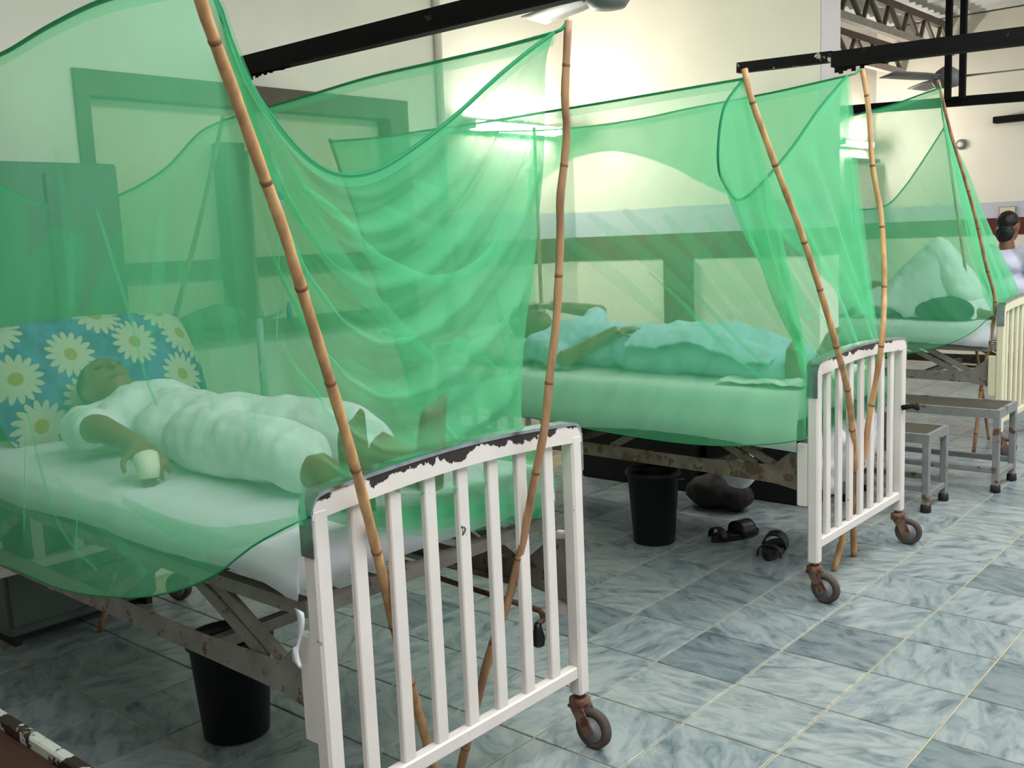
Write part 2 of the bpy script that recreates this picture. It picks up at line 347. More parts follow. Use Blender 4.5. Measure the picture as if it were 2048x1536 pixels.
# --- floor: grout bed plus single marble tiles
fl = MB().box((-4.0, -4.0, -0.08), (4.6, 10.4, -0.004)).build('floor', 'grout'); struct(fl)
tile_me = None
def tile_mesh():
    g = 0.0032; hx, hy = TSX/2-g, TSY/2-g; b = 0.0025
    m = MB(); R = []
    for z, i in ((-0.004, 0), (-b*0.6, 0), (0.0, b)):
        R += [(-hx+i, -hy+i, z), (hx-i, -hy+i, z), (hx-i, hy-i, z), (-hx+i, hy-i, z)]
    F = [(8, 9, 10, 11)]
    for k in range(2):
        for i in range(4): F.append((k*4+i, k*4+(i+1) % 4, k*4+4+(i+1) % 4, k*4+4+i))
    return R, F
TV, TF = tile_mesh()
me = bpy.data.meshes.new('marble_tile'); me.from_pydata(TV, [], TF); me.materials.append(MATS['marble'])
cells = []
M3 = Matrix(((rt.x, rt.y, rt.z), (-up.x, -up.y, -up.z), (fw.x, fw.y, fw.z)))
def to_px(p):
    q = M3 @ (Vector(p) - Vector((0, 0, CAMZ)))
    return (1024+FPX*q.x/q.z, 768+FPX*q.y/q.z, q.z) if q.z > 0.1 else None
for i in range(-40, 40):
    for j in range(-40, 40):
        cx, cy = TOX + (i+0.5)*TSX, TOY + (j+0.5)*TSY
        if not (-3.99 < cx-TSX/2 and cx+TSX/2 < 4.5 and -3.9 < cy-TSY/2 and cy+TSY/2 < 10.39): continue
        if cx < XPE and YP0-0.15 < cy < YP1+0.15: continue
        q = to_px((cx, cy, 0)); vis = 9e9
        if q and -80 < q[0] < 2128 and 0 < q[1] < 1600:
            hid = 3.0 if cx < -2.6 else 0        # under the beds and behind: shows least
            vis = q[2] + hid
        cells.append((vis, cx, cy))
cells.sort()
for vis, cx, cy in cells[:300]:
    o = bpy.data.objects.new('marble_tile', me); COL.objects.link(o); o.location = (cx, cy, 0); o.parent = fl
rest = MB()
for vis, cx, cy in cells[300:]: rest.add([(x+cx, y+cy, z) for x, y, z in TV], TF)
r = rest.build('marble_tiling', 'marble', fl); r['kind'] = 'stuff'

# --- wall behind the beds, with the window opening between y 2.0 and 3.86
WY0, WY1, WZ0, WZ1 = 2.02, 3.84, 1.0, 2.14
w = MB()
w.box((XW-0.2, -4, 0), (XW, WY0, ZR)); w.box((XW-0.2, WY1, 0), (XW, YF, ZR)); w.box((XW-0.2, WY0, 0), (XW, WY1, WZ0)); w.box((XW-0.2, WY0, WZ1), (XW, WY1, ZR))
struct(w.build('wall_left', 'wall_cream'))
struct(MB().box((XW, YP0, 0), (XPE, YP1, ZR)).build('wall_partition', 'wall_cream'))
struct(MB().box((XW, YF, 0), (4.6, YF+0.2, ZR)).build('wall_far', 'wall_cream'))
# window walls beside and behind the camera, out of the picture
w = MB(); w.box((4.6, -4, 0), (4.8, YF+0.2, 1.25)); w.box((4.6, -4, 2.95), (4.8, YF+0.2, ZR+0.1))
for y in (-4, -0.4, 3.3, 7.0, 10.4): w.box((4.6, y, 1.25), (4.8, y+0.2, 2.95))
struct(w.build('wall_right', 'wall_cream'))
w = MB(); w.box((-4.2, -4.2, 0), (4.8, -4, 1.25)); w.box((-4.2, -4.2, 2.95), (4.8, -4, ZR+0.1))
for x in (-4.2, -2.1, 0.8, 4.0): w.box((x, -4.2, 1.25), (x+0.3, -4, 2.95))
struct(w.build('wall_back', 'wall_cream'))
# painted bands on partition and far wall
def band(n, lo, hi, mat): struct(MB().box(lo, hi).build('trim_%d' % n, mat))
e = 0.004
band(1, (XW+e, YP0-e, 1.385), (XPE, YP0-0.0005, 1.545), 'wall_lilac')
band(2, (XW+e, YP0-e*1.5, 1.235), (XPE, YP0-0.0005, 1.385), 'wall_maroon')
band(10, (XW+0.0005, WY1+0.002, 1.385), (XW+e, YP0, 1.545), 'wall_lilac')
band(11, (XW+0.0005, WY1+0.002, 1.235), (XW+e*1.5, YP0, 1.385), 'wall_maroon')
band(3, (XPE+0.0005, YP0, 1.385), (XPE+e, YP1, ZR), 'wall_end')
band(4, (XPE+0.0005, YP0, 1.235), (XPE+e*1.5, YP1, 1.385), 'wall_maroon')
band(5, (XW+e, YF-e, 1.395), (4.5, YF-0.0005, 1.545), 'wall_lilac')
band(6, (XW+e, YF-e*1.5, 1.235), (4.5, YF-0.0005, 1.395), 'wall_maroon')
band(7, (XW+0.0005, YP1, 1.395), (XW+e, YF, 1.545), 'wall_lilac')
band(8, (XW+0.0005, YP1, 1.235), (XW+e*1.5, YF, 1.395), 'wall_maroon')
struct(MB().box((-3.31, YP0-0.05, 0.0), (-3.13, YP0-0.0005, 1.235)).build('trim_9', 'wall_maroon'))

# --- window in the wall
win = empty('window_1', (XW, (WY0+WY1)/2, WZ0)); struct(win)
xa, xb = XW-0.13, XW+0.015
fr = MB(); fr.box((xa, WY0, WZ1-0.10), (xb, WY1, WZ1)).build('head_frame', 'frame_brown', win)
for y, wj in ((WY0, 0.06), (WY1-0.13, 0.13)): MB().box((xa, y, WZ0), (xb, y+wj, WZ1-0.10)).build('jamb', 'frame_brown', win)
MB().box((xa, WY0+0.06, WZ0), (xb+0.05, WY1-0.13, WZ0+0.06)).build('window_sill', 'frame_brown', win)
MB().box((XW-0.11, WY0+0.06, 1.285), (XW-0.04, WY1-0.13, 1.36)).build('transom', 'frame_brown', win)
MB().box((XW-0.09, 2.69, WZ0+0.06), (XW+0.01, 2.80, 1.88)).build('mullion', 'frame_brown', win)
for (y0, y1) in ((WY0+0.06, 2.69), (2.80, WY1-0.13)):
    for (z0, z1) in ((WZ0+0.06, 1.285), (1.36, WZ1-0.10)):
        MB().box((XW-0.10, y0, z0), (XW-0.085, y1, z1)).build('pane', 'pane_frost', win)
MB().box((XW-0.10, 2.69, 1.88), (XW-0.085, 2.80, WZ1-0.10)).build('pane', 'pane_frost', win)

# --- roof: corrugated sheets on steel trusses
nx = 8; rib = []
G = []
ys = np.arange(-4, 10.6, 0.04)
for x in (-4.2, 0.0, 4.6):
    G.append([(x, y, ZR + 0.03*(0.5+0.5*math.cos(2*PI*y/0.16))) for y in ys])
rf = MB().grid(G).build('ceiling', 'roof_sheet'); struct(rf)
rfb = MB().box((-4.2, -4, ZR+0.08), (4.6, 10.6, ZR+0.12)).build('roof_deck', 'roof_sheet', rf)
MB().box((-1.1, -0.5, 3.225), (0.7, 8.5, 3.245)).build('lamp_backing_panel', 'pane_frost', rf)  # opaque panel added above the unseen area lamp, passes no light
def truss(x, z0, z1, y0, y1, label):
    t = empty('roof_truss', (x, y0, z0))
    MB().bar((x, y0, z0), (x, y1, z0), 0.06, 0.06).build('bottom_chord', 'roof_steel', t)
    MB().bar((x-0.03, y0, z1), (x-0.03, y1, z1), 0.06, 0.06).build('top_chord', 'roof_steel_dark', t)
    n = int((y1-y0)/0.42)
    for k in range(n):
        a = y0 + (y1-y0)*k/n; b_ = y0+(y1-y0)*(k+1)/n; m_ = (a+b_)/2
        MB().bar((x, a, z0), (x-0.03, m_, z1), 0.03, 0.03).build('web_bar', 'roof_steel_dark', t)
        MB().bar((x-0.03, m_, z1), (x, b_, z0), 0.03, 0.03).build('web_bar', 'roof_steel_dark', t)
    tag(t, label, 'roof truss', 'steel trusses under the roof'); return t
truss(-3.28, 2.98, 3.22, 5.6, 10.4, 'grey steel roof truss nearest the partition wall end')
truss(-3.75, 2.86, 3.08, 5.6, 10.4, 'thin steel roof truss close to the left wall behind the partition')
truss(-1.9, 3.02, 3.26, 5.0, 10.4, 'steel roof truss over the aisle, behind the black rails')

# --- black steel rails across the bays
def beam(y, x0, x1, z0, z1, h, d, label, ragged=True):
    t = empty('overhead_rail', (x0, y, z0))
    MB().bar((x0, y, z0), (x1, y, z1), d, h).build('web', 'black_steel', t)
    MB().bar((x0+0.05, y-d*0.5, z0-h*0.5), (x1, y-d*0.5, z1-h*0.5), d, 0.012).build('flange', 'black_steel', t)
    if ragged:   # torn sheet hanging at the wall end
        m = MB(); n = 16; L = 0.34
        for k in range(n):
            xx = x0+0.02+L*k/n; hh = 0.012+0.03*random.random()*(1-k/n)
            m.box((xx, y-d*0.5-0.004, z0-h*0.5-hh), (xx+L/n, y-d*0.5, z0-h*0.5))
        m.build('torn_edge', 'black_steel', t)
    return tag(t, label, 'rail', 'black steel rails across the bays')
beam(2.84, -3.99, 1.5, 2.222, 2.222, 0.085, 0.05, 'black steel rail with a torn end running out from the wall above the nearest net')
b2_ = beam(5.0, -2.14, 2.5, 2.206, 2.09, 0.075, 0.06, 'black chipped steel rail starting in front of the partition wall')
MB().bar((-2.66, 5.0, 2.238), (-2.14, 5.0, 2.222), 0.05, 0.052).build('chipped_end', 'black_chipped', b2_)
beam(7.8, -3.4, 2.5, 2.275, 2.06, 0.066, 0.05, 'lowest black steel rail in the far bay, holding two hanging rods', False)
for k, xx in enumerate((-2.46, -2.36)):
    tag(MB().bar((xx, 7.74, 3.3), (xx, 7.74, 2.25), 0.04, 0.04).build('hanger_rod', 'black_steel'), ['black steel hanger rod above the far net, left of the pair', 'black steel hanger rod above the far net, right of the pair'][k], 'rod', 'hanger rods')
# conduit pipe and small things on the walls
tag(MB().tube([(XW+0.02, 4.09, 0.0), (XW+0.02, 4.09, ZR)], 0.022, 12).build('conduit_pipe', 'pipe_white', None, True), 'white vertical conduit pipe on the wall right of the window', 'pipe')
def lamp(y0, y1, z, label):
    t = empty('tube_light', (XW, y0, z))
    MB().box((XW+0.001, y0, z-0.03), (XW+0.045, y1, z+0.03)).build('batten', 'pipe_white', t)
    MB().tube([(XW+0.075, y0+0.05, z), (XW+0.075, y1-0.05, z)], 0.019, 14).build('glowing_tube', 'tube_glow', t, True)
    for y in (y0+0.02, y1-0.06): MB().box((XW+0.04, y, z-0.024), (XW+0.1, y+0.04, z+0.024)).build('lamp_holder', 'pipe_white', t)
    return tag(t, label, 'lamp', 'fluorescent wall lamps')
lamp(4.22, 5.12, 2.04, 'glowing fluorescent tube lamp on the wall in the corner by the middle net')
lamp(9.35, 10.15, 2.16, 'glowing fluorescent tube lamp on the far left wall behind the partition')
def shelf(lo, hi, name, label, cat, mat): return tag(MB().bbox(lo, hi, 0.006).build(name, mat), label, cat)
shelf((XW+0.001, 9.6, 1.99), (XW+0.09, 10.3, 2.03), 'wall_shelf', 'narrow grey shelf on the wall below the far tube lamp', 'shelf', 'fan_grey')
shelf((-2.86, YF-0.12, 2.27), (-1.9, YF-0.001, 2.33), 'wall_bracket', 'black bar bracket high on the far wall at right', 'bracket', 'black_steel')
nb = empty('notice_board', (-2.74, YF-0.02, 1.40))
MB().box((-2.81, YF-0.02, 1.385), (-2.66, YF-0.006, 1.50)).build('board', 'paper', nb)
MB().box((-2.80, YF-0.024, 1.395), (-2.67, YF-0.02, 1.49)).build('sheet', 'pane_frost', nb)
tag(nb, 'small grey notice plate on the lilac band of the far wall', 'notice')
sw = empty('wall_socket', (-3.17, YF, 2.10))
MB().lathe((-3.17, YF-0.03, 2.11), [(0.045, 0.0), (0.05, 0.01), (0.05, 0.029)], 20, 'y').build('rim', 'fan_grey', sw, True)
MB().lathe((-3.17, YF-0.036, 2.11), [(0.02, 0.0), (0.03, 0.007)], 16, 'y').build('button', 'pipe_white', sw, True)
tag(sw, 'small round grey fitting on the far wall beside the far net', 'wall fitting')

def fan(c, label, turn):
    t = empty('ceiling_fan', c)
    MB().tube([(c[0], c[1], c[2]+0.10), (c[0], c[1], ZR)], 0.014, 10).build('down_rod', 'fan_grey', t, True)
    MB().lathe(c, [(0.03, -0.055), (0.08, -0.045), (0.105, -0.01), (0.105, 0.03), (0.075, 0.07), (0.03, 0.10)], 24).build('motor_housing', 'fan_grey', t, True)
    MB().lathe((c[0], c[1], ZR-0.09), [(0.02, 0), (0.055, 0.04), (0.06, 0.085)], 16).build('canopy', 'fan_grey', t, True)
    for k in range(3):
        a = turn + 2*PI*k/3; d = Vector((math.cos(a), math.sin(a), 0)); q = Vector((-d.y, d.x, 0)); p = Vector(c); rows = []
        for r_ in np.linspace(0.12, 0.62, 8):
            wd = 0.045 + 0.03*smoothstep(0.12, 0.3, r_); rows.append([p+d*r_+q*(s_*wd)+Vector((0, 0, 0.02+0.012*s_)) for s_ in (-1, -0.3, 0.3, 1)])
        MB().grid([[tuple(v) for v in r_] for r_ in rows]).build('blade', 'fan_grey', t, True, 0.006)
        MB().bar(p+d*0.09+Vector((0, 0, 0.015)), p+d*0.17+Vector((0, 0, 0.018)), 0.03, 0.008).build('blade_bracket', 'fan_grey', t)
    return tag(t, label, 'ceiling fan', 'ceiling fans')
fan((-2.79, 4.0, 2.475), 'grey ceiling fan above the middle bed, its hub at the top edge', 0.75)
fan((-2.55, 8.0, 2.42), 'grey ceiling fan in the far bay behind the hanger rods', 0.15)

# ================================================================== beds
def caster(t, px_, py_, ztop, turn):
    c = empty('caster', (px_, py_, 0)); c.parent = t; c.matrix_parent_inverse = t.matrix_basis.inverted()
    d = Vector((math.cos(turn), math.sin(turn), 0)); q = Vector((-d.y, d.x, 0)); R = 0.056
    ax = Vector((px_, py_, R)) + d*0.045
    MB().tube([(px_, py_, ztop+0.02), (px_, py_, ztop-0.012)], 0.016, 12).build('stem', 'caster_metal', c, True)
    MB().lathe((px_, py_, ztop-0.035), [(0.022, 0), (0.030, 0.006), (0.030, 0.02), (0.02, 0.026)], 16).build('swivel', 'caster_metal', c, True)
    f = MB()
    for s_ in (-1, 1):
        f.bar(Vector((px_, py_, ztop-0.03))+q*(s_*0.021), ax+q*(s_*0.021)-Vector((0, 0, 0.012)), 0.004, 0.04, tuple(d))
    f.bar(Vector((px_, py_, ztop-0.035))-q*0.024, Vector((px_, py_, ztop-0.035))+q*0.024, 0.05, 0.008)
    f.build('fork', 'caster_metal', c)
    prof = [(0.034, -0.012), (R-0.006, -0.015), (R, -0.008), (R, 0.008), (R-0.006, 0.015), (0.034, 0.012)]
    def wheel(prof, mat, nm):
        m = MB(); n = 28; vs = []; fs = []
        for r_, w_ in prof:
            for k in range(n):
                a = 2*PI*k/n; vs.append(ax + d*(r_*math.cos(a)) + Vector((0, 0, r_*math.sin(a))) + q*w_)
        for i in range(len(prof)-1):
            for k in range(n): fs.append((i*n+k, i*n+(k+1) % n, (i+1)*n+(k+1) % n, (i+1)*n+k))
        fs.append(tuple(range(n))); fs.append(tuple(range(len(prof)*n-1, (len(prof)-1)*n-1, -1)))
        m.add(vs, fs).build(nm, mat, c, True)
    wheel(prof, 'rubber', 'wheel'); wheel([(0.012, -0.0165), (0.036, -0.0135), (0.036, 0.0135), (0.012, 0.0165)], 'hub_grey', 'hub')
def end_frame(t, xf, yc, W, zt, zb, zp, nb, arch, mat, matw, name, chrome=True, depth=0.042):
    """bed end: two posts, arched top rail, bottom rail, upright bars. xf = outer face"""
    p = empty(name, (xf, yc, 0)); p.parent = t; p.matrix_parent_inverse = t.matrix_basis.inverted()
    y0, y1 = yc-W/2, yc+W/2; hw = 0.042
    for y in (y0, y1-hw): MB().bbox((xf-depth, y, zp), (xf, y+hw, zt-0.03), 0.006).build('post', mat, p)
    n = 24; rows_t = []; rows = []
    def top(s_): # s in 0..1 -> height of the rail's upper edge with rounded shoulders
        z = zt + arch*math.sin(PI*s_); ed = min(s_, 1-s_)*W
        if ed < 0.035: z -= 0.035 - math.sqrt(max(0, 0.035**2 - (0.035-ed)**2))
        return z
    ss = sorted(set(list(np.linspace(0, 1, n)) + [0.004, 0.012, 0.024, 0.976, 0.988, 0.996]))
    def prism(lo, hi, xa, xb): # closed strip between lower and upper edge functions
        m = MB(); vs = []; fs = []
        for s_ in ss:
            y = y0 + W*s_; vs += [(xa, y, lo(s_)), (xb, y, lo(s_)), (xb, y, hi(s_)), (xa, y, hi(s_))]
        for i in range(len(ss)-1):
            for k in range(4): fs.append((i*4+k, i*4+(k+1) % 4, i*4+4+(k+1) % 4, i*4+4+k))
        fs.append((3, 2, 1, 0)); e_ = (len(ss)-1)*4; fs.append((e_, e_+1, e_+2, e_+3)); return m.add(vs, fs)
    prism(lambda s_: zt + arch*math.sin(PI*s_) - 0.052, lambda s_: top(s_)-0.004, xf-depth+0.004, xf-0.001).build('top_rail', matw, p)
    if chrome: # metal strip wrapped over the rail and down the shoulders
        prism(lambda s_: top(s_)-0.005, lambda s_: top(s_)+0.003, xf-depth-0.002, xf+0.001).build('edge_strip', 'chrome', p)
        for y in (y0-0.003, y1): MB().box((xf-depth, y, zt-0.13), (xf, y+0.003, zt-0.03)).build('edge_strip', 'chrome', p)
    MB().bbox((xf-0.036, y0+hw, zb), (xf-0.006, y1-hw, zb+0.036), 0.004).build('bottom_rail', mat, p)
    sp = (W-hw)/(nb+1)
    for k in range(nb):
        y = y0+hw/2+sp*(k+1); s_ = (y-y0)/W
        MB().bbox((xf-0.030, y-0.0185, zb+0.034), (xf-0.012, y+0.0185, zt+arch*math.sin(PI*s_)-0.05), 0.003).build('bar', mat, p)
    return p
def bed(xf, yc, label, mat='paint_white', matw='paint_worn', crank=True, railmat='rail_grey', turns=(0.05, -0.02)):
    W = 0.90; L = 1.98
    t = empty('hospital_bed', (xf-1, yc, 0))
    end_frame(t, xf, yc, W, 0.905, 0.198, 0.146, 7, 0.022, mat, matw, 'footboard')
    end_frame(t, xf-L, yc, W, 0.93, 0.30, 0.146, 5, 0.02, mat, mat, 'headboard', False)
    for i, s_ in enumerate((-1, 1)):
        caster(t, xf-0.021, yc+s_*(W/2-0.021), 0.146, turns[i]); caster(t, xf-L-0.021, yc+s_*(W/2-0.021), 0.146, 2.6+i)
    for s_ in (-1, 1):
        y = yc+s_*0.42
        # lower angle-iron side rail, widening into a gusset plate at the foot end
        m = MB(); prof = [(xf-0.042, 0.40, 0.585), (xf-0.10, 0.415, 0.575), (xf-0.19, 0.43, 0.50), (xf-0.5, 0.437, 0.492), (xf-L+0.002, 0.455, 0.512)]
        vs = []
        for x, za, zb in prof: vs += [(x, y-0.003, za), (x, y+0.003, za), (x, y+0.003, zb), (x, y-0.003, zb)]
        fs = [(3, 2, 1, 0)] + [(i*4+k, i*4+(k+1) % 4, i*4+4+(k+1) % 4, i*4+4+k) for i in range(4) for k in range(4)] + [(16, 17, 18, 19)]
        m.add(vs, fs); m.bar((xf-0.2, y-s_*0.02, 0.436), (xf-L, y-s_*0.02, 0.457), 0.04, 0.005)
        m.build('side_rail', railmat, t)
        MB().bbox((xf-0.085, y-0.026 if s_ < 0 else y+0.004, 0.36), (xf-0.043, y-0.004 if s_ < 0 else y+0.026, 0.60), 0.004).build('corner_bracket', mat, t)
        # mattress support rail and the struts that carry it
        MB().bar((xf-0.09, yc+s_*0.40, 0.635), (xf-1.0, yc+s_*0.40, 0.64), 0.03, 0.032).build('support_rail', railmat, t)
        MB().bar((xf-1.0, yc+s_*0.40, 0.64), (xf-L+0.06, yc+s_*0.40, 0.675), 0.03, 0.032).build('support_rail', railmat, t)
        for x0_, x1_ in ((0.18, 0.46), (0.27, 0.56), (0.95, 0.70), (1.75, 1.5)):
            MB().bar((xf-x0_, yc+s_*0.405, 0.49), (xf-x1_, yc+s_*0.40, 0.63), 0.014, 0.03).build('strut', railmat, t)
    for x in (xf-0.09, xf-0.55, xf-1.0, xf-1.45, xf-L+0.06): MB().bar((x, yc-0.4, 0.636 if x > xf-1.1 else 0.66), (x, yc+0.4, 0.636 if x > xf-1.1 else 0.66), 0.03, 0.03).build('cross_rail', railmat, t)
    for x in (xf-0.5, xf-1.3): MB().bar((x, yc-0.42, 0.455), (x, yc+0.42, 0.455), 0.03, 0.03).build('lower_cross_bar', railmat, t)
    for k in range(7):
        y = yc-0.33+0.11*k; MB().bar((xf-0.09, y, 0.652), (xf-L+0.06, y, 0.682), 0.03, 0.003).build('mattress_slat', railmat, t)
    if crank:
        y = yc+0.32
        c = MB().tube([(xf-0.5, y, 0.43), (xf-0.062, y, 0.41), (xf-0.052, y, 0.40), (xf-0.052, y, 0.385), (xf-0.052, y-0.02, 0.382)], 0.008, 10).build('crank_rod', 'caster_metal', t, True)
        MB().lathe((xf-0.052, y-0.022, 0.318), [(0.008, 0), (0.017, 0.006), (0.019, 0.025), (0.012, 0.05), (0.009, 0.066)], 16).build('crank_knob', 'black_plastic', c, True)
    return tag(t, label, 'bed', 'hospital beds with barred ends')
B1, B2, B3 = (-1.596, 1.662), (-1.534, 3.906), (-1.648, 6.705)
bed(*B1, 'white hospital bed nearest the camera, large barred footboard with chipped paint')
bed(*B2, 'white hospital bed with barred footboard under the middle net', turns=(-0.1, 0.1), railmat='rail_rust')
bed(*B3, 'cream hospital bed farthest away, footboard cut off at the right edge', mat='paint_cream', matw='paint_cream', turns=(0.4, 0.2))
MB_ = MB
# small latch on the middle bed's far post
tag(MB().tube([(-1.53, 4.30, 0.61), (-1.50, 4.335, 0.615), (-1.49, 4.37, 0.60), (-1.50, 4.385, 0.61)], 0.011, 10).build('post_clamp', 'black_steel', None, True), 'dark metal clamp on the right post of the middle footboard', 'clamp')

# mattress + draped sheet
def cushion(lo, hi, name, mat, parent=None, r=0.035, puff=0.0, n=18):
    """soft box with rounded edges"""
    lo = np.array(lo); hi = np.array(hi); c = (lo+hi)/2; h = (hi-lo)/2; m = MB()
    me_ = []; N_ = n
    for ax in range(3):
        for sg in (-1, 1):
            G = []
            for a in np.linspace(-1, 1, N_):
                row = []
                for b_ in np.linspace(-1, 1, N_):
                    q = np.zeros(3); q[ax] = sg; q[(ax+1) % 3] = a; q[(ax+2) % 3] = b_*sg
                    p = q*h; inner = np.clip(p, -(h-r), h-r); d = p-inner; L_ = np.linalg.norm(d)
                    if L_ > 1e-9: p = inner + d/L_*r
                    if puff: p = p*(1 + np.array([0, 0, puff])*(1-(p[0]/h[0])**2)*(1-(p[1]/h[1])**2))
                    row.append(tuple(c+p))
                G.append(row)
            m.grid(G)
    return m.build(name, mat, parent, True)
def sheet(xf, yc, zt, hemN, hemF, label, mat, amp=0.006, seed=0, lift=0.0):
    w = 0.412; x0, x1 = xf-0.095, xf-1.93; rows = []
    for t in np.linspace(0, 1, 70):
        x = x0+(x1-x0)*t; row = []
        hn = hemN(x); hf = hemF(x); zz = zt + lift*max(0, t-0.5)*2
        prof = [(-w-0.022, hn), (-w-0.020, hn*0.6+zz*0.4), (-w-0.016, hn*0.25+zz*0.75), (-w-0.008, zz-0.018), (-w+0.012, zz)] + [(y, zz+0.003) for y in np.linspace(-w+0.05, w-0.05, 26)] + [(w-0.012, zz), (w+0.008, zz-0.018), (w+0.016, hf*0.25+zz*0.75), (w+0.02, hf*0.6+zz*0.4), (w+0.022, hf)]
        for k, (y, z) in enumerate(prof):
            nz_ = noise.noise(Vector((x*6+seed, y*6, 1.3))) + 0.5*noise.noise(Vector((x*15+seed, y*13, 4.3)))
            if k < 4 or k > len(prof)-5:
                dep = (zz-z); off = 0.12*dep*noise.noise(Vector((x*7+seed, 3.1, z*2)))+0.05*dep*noise.noise(Vector((x*19+seed, 1.1, z*2)))
                row.append((x, yc+y+(-1 if k < 4 else 1)*abs(off), z+0.3*amp*nz_))
            else: row.append((x, yc+y, z+amp*abs(nz_)))
        rows.append(row)
    # foot-end fall
    first = [np.array(p) for p in rows[0]]; pre = []
    for d_ in (0.10, 0.05, 0.015):
        pre.append([(p[0]+0.006+0.02*d_, p[1], min(p[2], zt-d_)) for p in first])
    rows = pre + rows
    return tag(MB().grid(rows).build('bed_sheet', mat, None, True, 0.002), label, 'bed sheet', 'bed sheets')
def mattress(xf, yc, label): return tag(cushion((xf-1.92, yc-0.40, 0.690), (xf-0.115, yc+0.40, 0.776), 'mattress', 'mattress_cover'), label, 'mattress', 'mattresses')
mattress(*B1, 'thin mattress on the nearest bed'); mattress(*B2, 'thin mattress on the middle bed'); mattress(*B3, 'thin mattress on the farthest bed')
sheet(*B1, 0.782, lambda x: 0.685+0.006*math.sin(x*9)-0.02*smoothstep(-1.9, -1.65, x), lambda x: 0.66, 'white sheet on the nearest bed, its foot corner hanging out of the net', 'sheet_white', seed=1)
sheet(*B2, 0.782, lambda x: 0.575+0.012*math.sin(x*5)+0.03*smoothstep(-2.5, -3.2, x), lambda x: 0.60, 'pale sheet hanging down the side of the middle bed', 'sheet_pale', seed=5)
sheet(*B3, 0.782, lambda x: 0.655+0.01*math.sin(x*5), lambda x: 0.65, 'white sheet on the farthest bed', 'sheet_white', seed=9)

